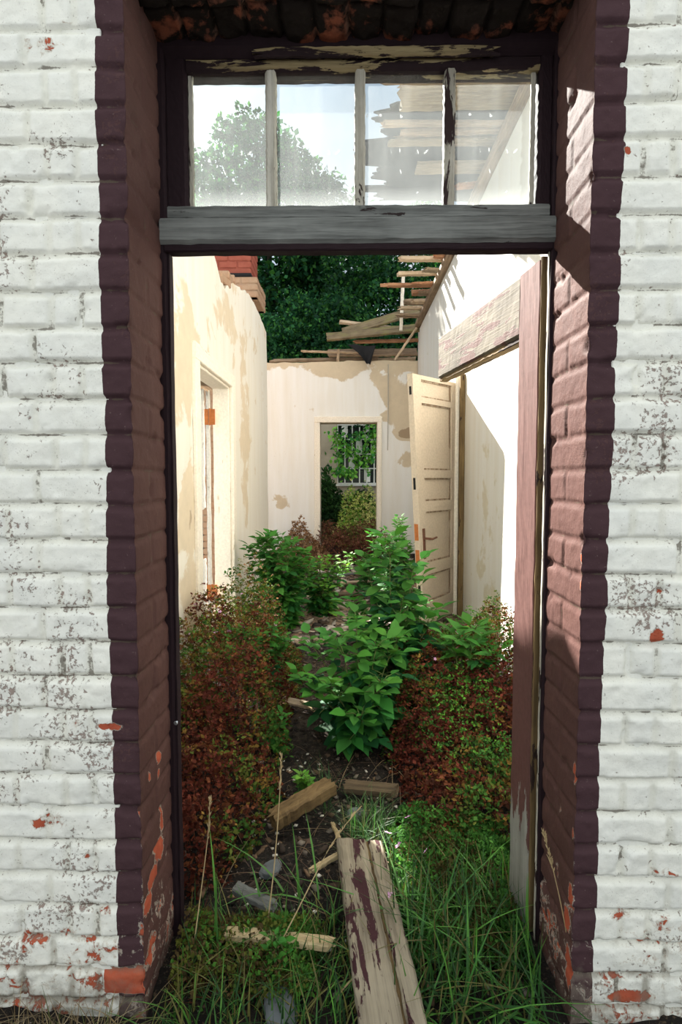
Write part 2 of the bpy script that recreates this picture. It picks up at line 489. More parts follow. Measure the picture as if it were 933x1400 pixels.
def blob(a, z, pts, soft=False):
    m = np.zeros_like(a)
    for (x, zz, rx, rz, k) in pts:
        m = np.maximum(m, k * (np.exp(-(((a - x) / rx) ** 2 + ((z - zz) / rz) ** 2) * .8) if soft else np.clip(1.25 - np.sqrt(((a - x) / rx) ** 2 + ((z - zz) / rz) ** 2), 0, 1)))
    return m

def pier(side):
    L = side < 0
    cx = XL if L else XR
    seed = 11 if L else 77
    s = np.concatenate([np.linspace(-.250, -.012, 62), np.linspace(-.010, .010, 7), np.linspace(.013, .36, 88), np.linspace(.368, 1.15, 70)])
    z = np.arange(SILL, WTOP + .001, .0050)
    S, Z = np.meshgrid(s, z, indexing='ij')
    d, jm, rnd, crev = brick_relief(S, Z, seed)
    rc = .007
    # corner rounding: position along the bend
    fr = np.clip(S, 0, None); rv = np.clip(-S, 0, None)
    e = rc * np.exp(-np.abs(S) / rc)
    X = fr - e * .30; Yd = rv - e * .30                 # local: x outward from opening, y into the wall
    tt = sst(-.010, .010, S)
    nx = -(1 - tt); ny = -tt                            # normals: front faces -y, reveal faces the opening
    ln = np.sqrt(nx ** 2 + ny ** 2); nx /= ln; ny /= ln
    knock = sst(.60, .85, fbm(Z * 14, Z * 0, seed + 51, 3)) * np.exp(-(S / .014) ** 2) * .010
    knock += sst(.5, .8, fbm(Z * 45, Z * 0, seed + 57, 2)) * np.exp(-(S / .008) ** 2) * .003
    dd = d - knock
    lx = X + nx * dd; ly = Yd + ny * dd
    wx = cx + (-lx if L else lx)
    P = np.stack([wx, YF + ly, Z], -1)
    AX = cx + (-S if L else S)                          # unrolled coordinate for the masks
    ex = np.zeros_like(S); sp = np.zeros_like(S); gr = np.zeros_like(S)
    if L:
        front = [(-.657, 2.216, .10, .035, .55), (-.611, 2.263, .04, .02, .45), (-.625, 1.997, .012, .02, .5), (-.646, 1.08, .016, .012, .62),
                 (-.626, .718, .028, .022, .60), (-.553, .706, .045, .014, .95), (-.712, .474, .085, .038, .66), (-.617, .391, .014, .035, .62),
                 (-.66, 1.60, .02, .02, .48), (-.60, .08, .05, .05, .62),
                 (-.75, .18, .10, .06, .60), (-.58, .26, .05, .03, .55), (-.66, .20, .06, .03, .55)]
        ex = blob(AX, Z, front) * (S > 0)
        ex = np.where((AX > -.585) & (AX < -.478) & (Z > .052) & (Z < .108), 1.1, ex)
        rev = [(.837, 0, 0, 0, 0)]
        R = [(.070, .292, .050, .034, 1.15), (.030, .250, .040, .030, 1.05), (.120, .330, .05, .04, 1.15), (.125, .57, .022, .022, 1.0), (.120, .53, .015, .02, .9), (.06, .555, .012, .02, .85),
             (.0, .50, .006, .02, .8), (.05, .12, .06, .06, .85), (.14, .40, .02, .06, .8)]
        ex = np.maximum(ex, blob(-S, Z, R) * (S < .004))
        ex = np.maximum(ex, blob(S, Z, [(.004, .20, .02, .10, .62), (.01, .1, .03, .05, .7)]))
    else:
        front = [(.600, 1.988, .013, .016, .95), (.696, .924, .028, .028, .85), (.704, 1.025, .012, .01, .75), (.728, .364, .07, .03, .60), (.638, .265, .05, .035, .58),
                 (.74, .24, .08, .04, .60), (.70, .15, .09, .03, .62), (.62, .10, .05, .05, .62), (.64, 1.03, .012, .012, .6), (.66, .06, .10, .03, .85)]
        ex = blob(AX, Z, front) * (S > 0)
        R = [(.014, .297, .018, .050, 1.05), (.012, .60, .010, .045, .95), (.020, .12, .028, .07, 1.1), (.008, .455, .008, .02, .9), (.03, .23, .03, .05, .95), (.10, .30, .03, .05, .55),
             (.004, 1.10, .006, .02, .8), (.004, 1.04, .006, .02, .8), (.09, .46, .02, .03, .55)]
        ex = np.maximum(ex, blob(-S, Z, R) * (S < .006))
    low = sst(.46, .10, Z)
    ex = np.maximum(ex, low * (.40 + .16 * sst(.45, .65, fbm(S * 9, Z * 9, seed + 91, 3))) + .06 * jm)
    edge = np.exp(-(S / .006) ** 2) * sst(.95, .3, Z) * .50
    ex = np.maximum(ex, edge)
    sp = .35 + .9 * sst(.50, .72, fbm(S * 6, Z * 6, seed + 61, 3)) + .35 * jm * sst(.45, .6, rnd)
    gr = sst(.34, .0, Z) * .55 + jm * sst(.40, .15, Z) * .25 + sst(.62, .78, fbm(S * 5, Z * 5, seed + 67, 3)) * .12
    gr = np.where(S < 0, gr * .35 + sst(.10, .0, Z) * .3, gr)
    wpaint = (.063 if L else .0) * np.ones_like(Z)
    if not L: wpaint = .052 + .016 * sst(.2, 2.3, Z)
    wpaint = wpaint + (fbm(Z * 7, Z * 0, seed + 71, 3) - .5) * .010
    purple = np.clip(.5 + (wpaint - S) / .02, 0, 1)
    F = grid_faces(len(s), len(z), flip=L)
    V = P.reshape(-1, 3)
    return V, F, dict(purple=purple.ravel(), expose=ex.ravel(), speck=sp.ravel(), grime=gr.ravel(), joint=jm.ravel(), side=sst(.001, -.004, S).ravel(), crevice=crev.ravel())

def front_wall():
    Vs, Fs, A = [], [], {k: [] for k in ('purple', 'expose', 'speck', 'grime', 'joint', 'side', 'crevice')}
    b = 0
    for side in (-1, 1):
        V, F, a = pier(side)
        Vs.append(V); Fs.append(F + b); b += len(V)
        for k in A: A[k].append(a[k])
    # masonry above the opening
    x = np.linspace(XL, XR, 150); z = np.arange(HEAD, WTOP + .001, .006)
    X, Z = np.meshgrid(x, z, indexing='ij')
    u = X / .0806; iu = np.floor(u); fu = (u - iu) * .0806
    pr = sst(.002, .010, np.minimum(fu, .0806 - fu)) * sst(0, .008, Z - HEAD) * sst(0, .008, np.abs(Z - HEAD - .222))
    d = -(1 - pr) * .008 + (fbm(X * 25, Z * 25, 5, 3) - .5) * .005
    Vs.append(np.stack([X, YF - d, Z], -1).reshape(-1, 3)); Fs.append(grid_faces(len(x), len(z)) + b); b += X.size
    A['purple'].append(np.where(Z < HEAD + .06, 1., 0.).ravel()); A['expose'].append(np.full(X.size, .1)); A['speck'].append(np.full(X.size, .4))
    A['grime'].append(np.zeros(X.size)); A['joint'].append((1 - pr).ravel()); A['side'].append(np.zeros(X.size)); A['crevice'].append(np.zeros(X.size))
    # solid core and the higher part of the wall, set just behind the brick face
    c = MB()
    c.box((-1.636, YF + .012, SILL), (XL - .055, 1.62, WTOP), .002); c.box((XR + .06, YF + .012, SILL), (1.676, 1.62, WTOP), .002)
    c.box((-1.636, YF + .001, WTOP - .01), (1.676, 1.62, 3.30), .01); c.box((XL - .05, YF + .02, HEAD + .09), (XR + .05, 1.62, WTOP), .002)
    V2 = np.array(c.V, np.float32)
    V = np.concatenate(Vs + [V2])
    F = np.concatenate(Fs).tolist() + [tuple(i + b for i in f) for f in c.F]
    for k in A: A[k].append(np.zeros(len(V2)))
    me = mesh('wall_front', V, F, attrs={k: np.concatenate(v) for k, v in A.items()})
    sm = np.ones(len(me.polygons), bool); sm[-len(c.F):] = False
    me.polygons.foreach_set('use_smooth', sm)
    o = link('wall_front', me, M['brickpaint'])
    tag(o, 'white painted brick front wall with dark purple painted doorway edge', 'wall', kind='structure')
front_wall()

def lintel():
    x = np.linspace(XL - .01, XR + .01, 260); y = np.linspace(YF - .002, 1.60, 80)
    X, Y = np.meshgrid(x, y, indexing='ij')
    wx = X + (fbm(X * 12, Y * 12, 3, 3) - .5) * .02; wy = Y + (fbm(X * 12 + 9, Y * 12, 4, 3) - .5) * .02
    u = wx / .083; iu = np.floor(u); fu = (u - iu) * .083
    w = (wy - YF) / .118; iw = np.floor(w); fw = (w - iw) * .118
    rnd = _hash(iu, iw, 8)
    pr = sst(.001, .010, np.minimum(fu, .083 - fu)) * sst(.0, .010, np.minimum(fw, .118 - fw))
    h = (1 - pr) * .014 + (rnd - .5) * .022 + (fbm(X * 26, Y * 26, 6, 4) - .5) * .022
    h -= sst(YF + .03, YF, Y) * -.012
    Z = HEAD + h
    me = mesh('lintel', np.stack([X, Y, Z], -1).reshape(-1, 3), grid_faces(len(x), len(y), flip=True), smooth=True, attrs={'joint': (1 - pr).ravel() * .5})
    tag(link('lintel', me, M['soffit']), 'sooty crumbling brick underside above the doorway', 'lintel', kind='structure')
lintel()

# ================================================================= GROUND
def floor():
    x = np.concatenate([np.linspace(-9, -1.6, 24), np.arange(-1.5, 1.55, .035), np.linspace(1.7, 9, 24)])
    y = np.concatenate([np.linspace(-3, .8, 12), np.arange(.9, 3.6, .03), np.arange(3.64, 9.2, .06), np.linspace(9.4, 24, 40)])
    X, Y = np.meshgrid(x, y, indexing='ij')
    Z = (fbm(X * 2.2, Y * 2.2, 3, 4) - .5) * .09 + (fbm(X * 11, Y * 11, 9, 4) - .5) * .05
    Z *= sst(9.5, 8, Y) * .8 + .2
    Z += -.045 * sst(1.5, 1.8, Y) * sst(3.6, 2.4, Y)
    Z += .17 * sst(7.6, 9.0, Y)
    dry = sst(4.3, 4.9, Y) * sst(8.6, 7.6, Y) + .35 * sst(2.5, 3.0, Y) * sst(4.3, 3.4, Y) * sst(.5, .2, np.abs(X + .2))  # mask of the sunlit stretches, where the floor colour is painted paler
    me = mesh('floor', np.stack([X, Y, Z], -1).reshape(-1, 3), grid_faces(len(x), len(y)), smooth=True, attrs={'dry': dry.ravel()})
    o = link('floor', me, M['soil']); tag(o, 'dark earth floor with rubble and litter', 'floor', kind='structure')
floor()

def gz(x, y):
    x = np.asarray(x, float); y = np.asarray(y, float)
    Z = (fbm(x * 2.2, y * 2.2, 3, 4) - .5) * .09 + (fbm(x * 11, y * 11, 9, 4) - .5) * .05
    Z = Z * (sst(9.5, 8, y) * .8 + .2)
    Z = Z - .045 * sst(1.5, 1.8, y) * sst(3.6, 2.4, y) + .17 * sst(7.6, 9.0, y)
    return Z

# ================================================================= INNER WALLS
def slab(name, us, top, hole, thick, place, peel, m, rough=.006, label='', zsplit=2.06):
    """plastered wall: u along, w up; hole=(u0,u1,z0,z1); place(u, offset, z) -> xyz, offset<0 goes into the wall"""
    u = np.unique(np.round(np.concatenate([us, [hole[0], hole[1]]]), 4))
    zs1 = np.unique(np.round(np.concatenate([np.arange(-.15, zsplit, .05), [hole[3], zsplit]]), 4))
    tf = np.linspace(0, 1, 22)[1:]
    tp = top(u)
    Z = np.concatenate([np.repeat(zs1[None, :], len(u), 0), zsplit + tf[None, :] * (tp[:, None] - zsplit)], 1)
    U = np.repeat(u[:, None], Z.shape[1], 1)
    nu, nz = U.shape
    off = (fbm(U * 1.5, Z * 1.5, 5, 4) - .5) * rough * 3 + (fbm(U * 9, Z * 9, 15, 3) - .5) * rough
    cu = (U[:-1, :-1] + U[1:, 1:]) / 2; cz = (Z[:-1, :-1] + Z[1:, 1:]) / 2
    keep = ~((cu > hole[0]) & (cu < hole[1]) & (cz > hole[2]) & (cz < hole[3]))
    Pf = place(U, off, Z).reshape(-1, 3); Pb = place(U, np.full_like(U, -thick), Z).reshape(-1, 3)
    V = [Pf, Pb]; n = len(Pf)
    F = np.concatenate([grid_faces(nu, nz, keep), grid_faces(nu, nz, keep, True) + n]).tolist()
    nsm = len(F)
    VV = np.concatenate(V).tolist(); pl = np.concatenate([peel(U, Z).ravel(), np.full(n, .3)]).tolist()
    kp = np.pad(keep, 1)
    def side(a, b):
        i = len(VV)
        VV.extend([VV[a], VV[b], VV[b + n], VV[a + n]]); pl.extend([.75] * 4); F.append((i, i + 1, i + 2, i + 3))
    for i in range(nu - 1):
        for j in range(nz - 1):
            if not keep[i, j]: continue
            A = i * nz + j; B = (i + 1) * nz + j; Cc = B + 1; D = A + 1
            if not kp[i, j + 1]: side(D, A)
            if not kp[i + 2, j + 1]: side(B, Cc)
            if not kp[i + 1, j]: side(A, B)
            if not kp[i + 1, j + 2]: side(Cc, D)
    me = mesh(name, VV, F, attrs={'peel': pl})
    sm = np.zeros(len(F), bool); sm[:nsm] = True
    me.polygons.foreach_set('use_smooth', sm)
    o = link(name, me, m)
    return tag(o, label, 'wall', kind='structure')

def left_top(u):
    t = np.interp(u, [1.6, 3.4, 4.15, 4.4, 4.55, 5.0, 5.65, 6.1, 6.5, 6.9], [2.70, 2.82, 2.95, 2.80, 2.84, 2.98, 3.13, 3.13, 3.10, 3.06])
    return t + (fbm(u * 7, u * 0, 3, 3) - .5) * .10 * sst(6.0, 4.8, u) + (fbm(u * 20, u * 0, 8, 2) - .5) * .02
def peel_left(u, z):
    p = .30 + .35 * (fbm(u * .9, z * .8, 21, 3) - .5)
    p = np.maximum(p, blob(u, z, [(3.5, 2.05, .55, .45, .8), (3.45, 1.05, .28, .5, .85), (4.6, 2.55, .6, .35, .62), (5.4, 1.7, .30, 1.0, .72), (3.55, .55, .35, .3, .8), (5.2, 2.6, .35, .4, .66)], True))
    return p
slab('wall_left', np.arange(1.62, 6.91, .07), left_top, (3.70, 4.70, -1, 2.05), .14,
     lambda u, o, z: np.stack([-1.0 + o, u, z], -1), peel_left, M['plL'], label='cream plastered side wall with ragged broken top and a doorway')

def peel_back(u, z):
    p = .20 + .2 * (fbm(u * 1.2, z * 1.2, 31, 3) - .5)
    p = np.maximum(p, sst(2.80, 3.02, z + (fbm(u * 2.5, u * 0, 5, 3) - .5) * .35) * .75)
    p = np.maximum(p, blob(u, z, [(.95, 2.55, .28, .55, .85), (.62, 2.70, .20, .25, .75), (.42, 2.95, .12, .30, .8), (.92, 1.55, .28, .18, .72), (.93, 1.98, .22, .10, 1.7), (.85, 2.45, .30, .5, .9), (-.30, 2.92, .30, .10, .8), (-1.05, .95, .15, .2, .6), (.8, 2.25, .3, .2, .65)], True))
    return p
slab('wall_back', np.arange(-1.34, 1.29, .06), lambda u: 3.05 + (fbm(u * 6, u * 0, 4, 3) - .5) * .04 + .03 * sst(-1.2, 0.2, u), (-.44, .437, -1, 2.145), .26,
     lambda u, o, z: np.stack([u, 8.6 - o, z], -1), peel_back, M['plB'], label='limewashed end wall with peeling beige patches and a doorway', zsplit=2.20)

def peel_right(u, z):
    p = .22 + .25 * (fbm(u * 1.1, z * .9, 41, 3) - .5)
    p = np.maximum(p, sst(1.0, .1, z) * .45)
    return np.maximum(p, blob(u, z, [(4.2, .9, .4, .8, .60), (3.7, .3, .4, .3, .7)], True))
slab('wall_right', np.arange(1.62, 8.63, .08), lambda u: 3.50 + 0 * u, (5.36, 6.22, -1, 2.13), .20,
     lambda u, o, z: np.stack([1.05 - o, u, z], -1), peel_right, M['plR'], rough=.004, label='sunlit white plastered side wall running back from the doorway', zsplit=2.16)

# timber plate along the top of the right wall
mb = MB(); Mx, L = frame_from((1.045, 1.7, 3.535), (1.035, 8.45, 3.56))
mb.board(L, .11, .07, 5, wear=.004, segs=40)
o = mb.build('wall_plate', M['batten']); o.matrix_world = Mx
tag(o, 'long brown timber plate lying along the top of the sunlit side wall', 'beam')

# ================================================================= OUTER DOOR FRAME AND TRANSOM
def xboard(name, a, b, W, T, m, parent, up=(0, 0, 1), **k):
    Mx, L = frame_from(a, b, up)
    mb = MB(); mb.board(L, W, T, **k)
    o = mb.build(name, m, parent); o.matrix_world = Mx
    if parent is not None: o.matrix_parent_inverse = Matrix()
    return o

door1 = tag(empty('door_1'), 'dark peeling wooden frame of the front doorway', 'door frame', kind='structure')
# board(): W is across (local Y), T is thickness (local Z); up = direction of thickness
def vboard(name, x0, x1, y0, y1, z0, z1, m, parent, **k):
    return xboard(name, ((x0 + x1) / 2, (y0 + y1) / 2, z0), ((x0 + x1) / 2, (y0 + y1) / 2, z1), x1 - x0, y1 - y0, m, parent, up=(0, -1, 0), **k)
def hboard(name, x0, x1, y0, y1, z0, z1, m, parent, **k):
    return xboard(name, (x0, (y0 + y1) / 2, (z0 + z1) / 2), (x1, (y0 + y1) / 2, (z0 + z1) / 2), z1 - z0, y1 - y0, m, parent, up=(0, -1, 0), **k)
vboard('jamb', XL - .055, -.471, 1.468, 1.505, -.12, 2.44, M['frame_dark'], door1, seed=1, segs=60, wear=.0012)
vboard('jamb', .5195, XR + .060, 1.468, 1.490, -.12, 2.44, M['frame_dark'], door1, seed=2, segs=60, wear=.0012)
vboard('rebate', XL - .055, -.500, 1.506, 1.600, -.12, 2.44, M['frame_dark'], door1, seed=9, segs=30, wear=.001)
vboard('rebate', .562, XR + .060, 1.501, 1.600, -.12, 2.44, M['frame_dark'], door1, seed=10, segs=30, wear=.001)
vboard('arris', -.4708, -.4665, 1.474, 1.504, -.12, 1.866, M['frame_dark'], door1, seed=3, segs=40, wear=.0008)
s_ = vboard('arris', .5176, .5192, 1.478, 1.489, -.12, 1.866, M['bar_pale'], door1, seed=4, segs=40, wear=.0008); s_['label'] = 'pale bare edge of the frame'
hboard('head', XL - .04, XR + .04, 1.468, 1.600, 2.355, 2.46, M['frame_dark'], door1, seed=5, segs=40, wear=.0012)
b_ = hboard('transom_bar', XL - .0, XR + .0, 1.457, 1.506, 1.884, 1.950, M['bar_grey'], door1, seed=6, segs=40, wear=.0010); b_['label'] = 'weathered grey wooden crossbar'
hboard('drip_lip', XL + .01, XR - .005, 1.464, 1.500, 1.866, 1.886, M['frame_dark'], door1, seed=7, segs=40, wear=.0010)
hboard('peeled_strip', -.25, .40, 1.462, 1.475, 2.343, 2.366, M['frame_peel'], door1, seed=8, segs=40, wear=.0014, jag=(.05, .10))

win1 = tag(empty('window_1'), 'four pane transom window with flaking bars over the front doorway', 'window', kind='structure')
yS0, yS1 = 1.486, 1.530
ZB, ZT = 1.986, 2.324
vboard('stile', XL + .008, -.419, yS0, yS1, 1.949, 2.36, M['frame_dark'], win1, seed=11, segs=40, wear=.001)
vboard('stile', .487, XR - .002, yS0, yS1, 1.949, 2.36, M['frame_dark'], win1, seed=12, segs=40, wear=.001)
hboard('top_rail', -.419, .487, yS0, yS1, ZT, 2.358, M['frame_peel'], win1, seed=13, segs=40, wear=.001)
hboard('bottom_rail', -.470, .515, yS0 - .012, yS1, 1.949, ZB, M['bar_grey'], win1, seed=14, segs=40, wear=.001)
for i, (a, b) in enumerate(((-.216, -.189), (.015, .042), (.246, .274))):
    vboard('glazing_bar', a, b, yS0 + .002, yS1 - .004, ZB - .004, ZT + .004, M['bar_pale'], win1, seed=20 + i, segs=40, wear=.0009)
for a in (-.419, .470):
    vboard('putty_strip', a, a + .012, yS0 + .014, yS0 + .024, ZB, ZT, M['bar_pale'], win1, seed=int(a * 100) + 90, segs=30, wear=.001)
for (a, b) in ((-.421, -.214), (-.191, .017), (.040, .248), (.272, .489)):
    mb = MB(); mb.box((0, -.0015, 0), (b - a, .0015, ZT - ZB + .008), .0005)
    p = mb.build('pane', M['glass'], win1); p.location = (a, 1.506, ZB - .004)

# ================================================================= OPENED FRONT DOOR (stile and rail remain)
fd = empty('broken_door', (.534, 1.528, 0), 'remains of the purple front door, one tall stile and a top rail swung inward', 'door')
def pboard(name, a, b, W, T, m, parent, up, **k):
    Mx, L = frame_from(a, b, up)
    mb = MB(); mb.board(L, W, T, **k)
    o = mb.build(name, m, parent)
    o.matrix_parent_inverse = Matrix.Identity(4)
    o.matrix_basis = Matrix.Translation(parent.location).inverted() @ Mx
    return o
dv = Vector((-.13, .99, 0)).normalized(); nv = Vector((-dv.y, dv.x, 0))     # along the door, its left face
def dp(t, n, z): return Vector((.534, 1.528, 0)) + dv * t + nv * n + Vector((0, 0, z))
pboard('stile', dp(.066, 0, -.05), dp(.066, 0, 1.865), .135, .044, M['stile'], fd, nv, seed=31, segs=40, wear=.0018)
pboard('stile_edge', dp(-.006, 0, -.05), dp(-.006, 0, 1.868), .010, .046, M['brown'], fd, nv, seed=32, segs=40, wear=.0018)
pboard('top_rail', dp(.134, 0, 1.782), dp(.885, .02, 1.792), .172, .040, M['rail'], fd, nv, seed=33, segs=40, wear=.0010, jag=(0, .012))
pboard('rail_moulding', dp(.134, -.004, 1.690), dp(.885, .014, 1.702), .018, .034, M['brown'], fd, nv, seed=34, segs=40, wear=.0010)
mb = MB(); mb.box((-.003, -.022, 0), (.003, .022, .075), .001); mb.tube([(0, -.024, 0), (0, -.024, .075)], .006, 8)
hg = mb.build('hinge', M['rust'], fd); hg.matrix_parent_inverse = Matrix.Identity(4)
hg.matrix_basis = Matrix.Translation(fd.location).inverted() @ Matrix.Translation(dp(-.014, 0, 1.70)) @ Matrix.Rotation(math.radians(8), 4, 'Z')

# ================================================================= LEFT DOORWAY
def arch(name, parent, a, b, W, T, up, m, **k): return xboard(name, a, b, W, T, m, parent, up, **k)
d2 = tag(empty('door_2'), 'cream architrave and lining of the doorway in the left wall', 'door frame', kind='structure')
arch('architrave', d2, (-.990, 3.640, -.03), (-.990, 3.640, 2.155), .115, .026, (1, 0, 0), M['arch'], seed=41, segs=24)
arch('architrave', d2, (-.988, 4.760, -.03), (-.988, 4.760, 2.155), .115, .030, (1, 0, 0), M['arch'], seed=42, segs=24)
arch('architrave', d2, (-.988, 3.580, 2.105), (-.988, 4.815, 2.105), .11, .030, (1, 0, 0), M['arch'], seed=43, segs=24)
arch('lining', d2, (-1.07, 4.690, -.03), (-1.07, 4.690, 2.05), .138, .022, (0, -1, 0), M['arch'], seed=44, segs=24)
arch('lining', d2, (-1.07, 3.710, -.03), (-1.07, 3.710, 2.05), .138, .022, (0, -1, 0), M['arch'], seed=45, segs=24)
arch('lining', d2, (-1.07, 3.71, 2.042), (-1.07, 4.69, 2.042), .138, .020, (0, 0, -1), M['arch'], seed=46, segs=16)
ld = empty('broken_door', (-1.150, 4.655, 0), 'cracked pale door leaf on rusty hinges swung back behind the left doorway', 'door')
for (a, b, z0, z1, sd) in ((-.040, -.008, .05, 2.035, 1), (-.165, -.056, 1.02, 2.035, 2), (-.40, -.169, 1.42, 2.04, 4), (-.64, -.404, 1.46, 2.04, 5), (-.165, -.056, .05, .62, 6)):
    mb = MB(); Mx, L = frame_from(((a + b) / 2, 0, z0), ((a + b) / 2, 0, z1), (0, -1, 0))
    mb.board(L, b - a, .036, 50 + sd, jag=(.02, .05), wear=.003, segs=24)
    o = mb.build('board', M['greyleaf'], ld); o.matrix_basis = Mx
for z in (.26, 1.73):
    mb = MB(); mb.box((-.048, -.026, z), (-.014, -.018, z + .13), .002); mb.box((.004, -.024, z), (.040, -.017, z + .13), .002)
    mb.tube([(-.003, -.024, z - .004), (-.003, -.024, z + .134)], .008, 8)
    h_ = mb.build('hinge', M['rust'], ld); h_['label'] = 'orange rusty butt hinge'

mb = MB(); Mx, L = frame_from((-1.22, 3.55, 2.165), (-1.22, 4.95, 2.165)); mb.board(L, .15, .22, 81, wear=.003)
o = mb.build('lintel', M['batten']); o.matrix_world = Mx; tag(o, 'added timber beam, out of view, blocking sun through the left doorway', 'lintel', kind='structure')  # added unseen beam that keeps a sun patch off the near floor

# ================================================================= RIGHT DOORWAY + LEAF
d3 = tag(empty('door_3'), 'weathered cream frame of the doorway in the right wall behind the open door', 'door frame', kind='structure')
arch('architrave', d3, (1.030, 5.09, -.03), (1.030, 5.09, 2.22), .06, .05, (-1, 0, 0), M['brown'], seed=61, segs=24)
arch('architrave', d3, (1.020, 5.20, -.03), (1.020, 5.20, 2.22), .07, .075, (-1, 0, 0), M['arch'], seed=62, segs=24)
arch('lining', d3, (1.15, 5.345, -.03), (1.15, 5.345, 2.12), .20, .03, (0, 1, 0), M['arch'], seed=63, segs=20)
arch('lining', d3, (1.15, 6.235, -.03), (1.15, 6.235, 2.12), .20, .03, (0, -1, 0), M['arch'], seed=64, segs=20)
arch('architrave', d3, (1.028, 6.29, -.03), (1.028, 6.29, 2.22), .10, .05, (-1, 0, 0), M['arch'], seed=65, segs=20)
arch('architrave', d3, (1.028, 5.24, 2.17), (1.028, 6.34, 2.17), .10, .05, (-1, 0, 0), M['arch'], seed=66, segs=20)

rl = empty('panelled_door', (1.0, 5.25, 0), 'cream panelled door leaf standing half open beside the sunlit wall', 'door')
WL, TL, ZLO, ZHI = .70, .055, .03, 2.165
def lp(u, n, z):
    """point on the warped leaf: u from hinge to free edge, n out of the visible face"""
    ang = math.radians(237 - 11 * (z - ZLO) / (ZHI - ZLO))
    d = Vector((math.cos(ang), math.sin(ang), 0)); nn = Vector((-d.y, d.x, 0))
    return d * u + nn * n + Vector((0, 0, z))
def leaf_box(mb, u0, u1, n0, n1, z0, z1, seg=1, bev=.0):
    V = []; F = []
    for i in range(seg + 1):
        z = z0 + (z1 - z0) * i / seg
        V += [lp(u0, n0, z), lp(u1, n0, z), lp(u1, n1, z), lp(u0, n1, z)]
    for i in range(seg):
        for k in range(4):
            F.append((i * 4 + k, i * 4 + (k + 1) % 4, (i + 1) * 4 + (k + 1) % 4, (i + 1) * 4 + k))
    F.append((3, 2, 1, 0)); q = seg * 4; F.append((q, q + 1, q + 2, q + 3)); mb.add(V, F)
def leaf_part(name, boxes, m, parent=None):
    """rotate so that the wood grain (object X) runs up the door"""
    mb = MB()
    for b in boxes: leaf_box(mb, *b)
    R = Matrix.Rotation(math.radians(90), 4, 'Y')
    mb.V = [tuple(R @ Vector(v)) for v in mb.V]
    o = mb.build(name, m, parent or rl)
    if parent is None: o.matrix_basis = R.inverted()
    return o
leaf_part('stile', [(0, .115, -TL / 2, TL / 2, ZLO, ZHI, 10)], M['door'])
leaf_part('stile', [(WL - .115, WL, -TL / 2, TL / 2, ZLO, ZHI, 10)], M['door'])
rails = [(ZLO, .22), (.46, .56), (1.00, 1.09), (1.29, 1.36), (1.93, 1.98), (2.13, ZHI)]
for a, b in rails: leaf_part('rail', [(.115, WL - .115, -TL / 2, TL / 2, a, b, 1)], M['door'])
for (a, b) in zip(rails[:-1], rails[1:]):
    pn = leaf_part('panel', [(.10, WL - .10, -.009, .006, a[1] - .01, b[0] + .01, 2)], M['door'])
    leaf_part('moulding', [(.115, WL - .115, .006, .016, a[1], a[1] + .014, 1), (.115, WL - .115, .006, .016, b[0] - .014, b[0], 1),
                        (.115, .130, .006, .016, a[1], b[0], 2), (WL - .130, WL - .115, .006, .016, a[1], b[0], 2)], M['door_dark'], pn)
mb = MB()
leaf_box(mb, WL - .085, WL - .045, TL / 2 - .002, TL / 2 + .005, .60, .86, 2)
o = mb.build('handle', M['rust_dark'], rl); o['label'] = 'rusty handle plate with lever'
mb = MB()
mb.tube([lp(WL - .065, TL / 2, .775), lp(WL - .065, TL / 2 + .055, .775)], .010, 8)
mb.tube([lp(WL - .065, TL / 2 + .055, .775), lp(WL - .11, TL / 2 + .060, .770), lp(WL - .195, TL / 2 + .055, .778)], [.011, .009, .008], 8)
mb.build('lever', M['rust_dark'], o)
for z0, z1 in ((.76, .90), (.56, .68)):
    mb = MB(); leaf_box(mb, WL - .002, WL + .004, -.020, .014, z0, z1, 1); mb.build('lock_plate', M['rust'], rl)
for z0, z1 in ((1.19, 1.29), (1.99, 2.06), (.32, .38)):
    mb = MB(); leaf_box(mb, WL - .004, WL + .002, -.012, .010, z0, z1, 1); mb.build('mortise_slot', M['black'], rl)

# ================================================================= END DOORWAY
d4 = tag(empty('door_4'), 'cream architrave of the doorway in the end wall', 'door frame', kind='structure')
arch('architrave', d4, (-.485, 8.585, 0.05), (-.485, 8.585, 2.145), .09, .035, (0, -1, 0), M['arch'], seed=71, segs=20)
arch('architrave', d4, (.472, 8.585, 0.05), (.472, 8.585, 2.145), .07, .035, (0, -1, 0), M['arch'], seed=72, segs=20)
arch('architrave', d4, (-.53, 8.583, 2.190), (.507, 8.583, 2.190), .09, .038, (0, -1, 0), M['arch'], seed=73, segs=20)
mb = MB(); mb.tube([(.60, 8.578, 3.02), (.602, 8.58, 2.6), (.60, 8.58, 2.1), (.598, 8.58, 1.72)], .007, 6)
o = mb.build('cable', M['cable']); tag(o, 'thin grey cable running down the end wall right of its doorway', 'cable')

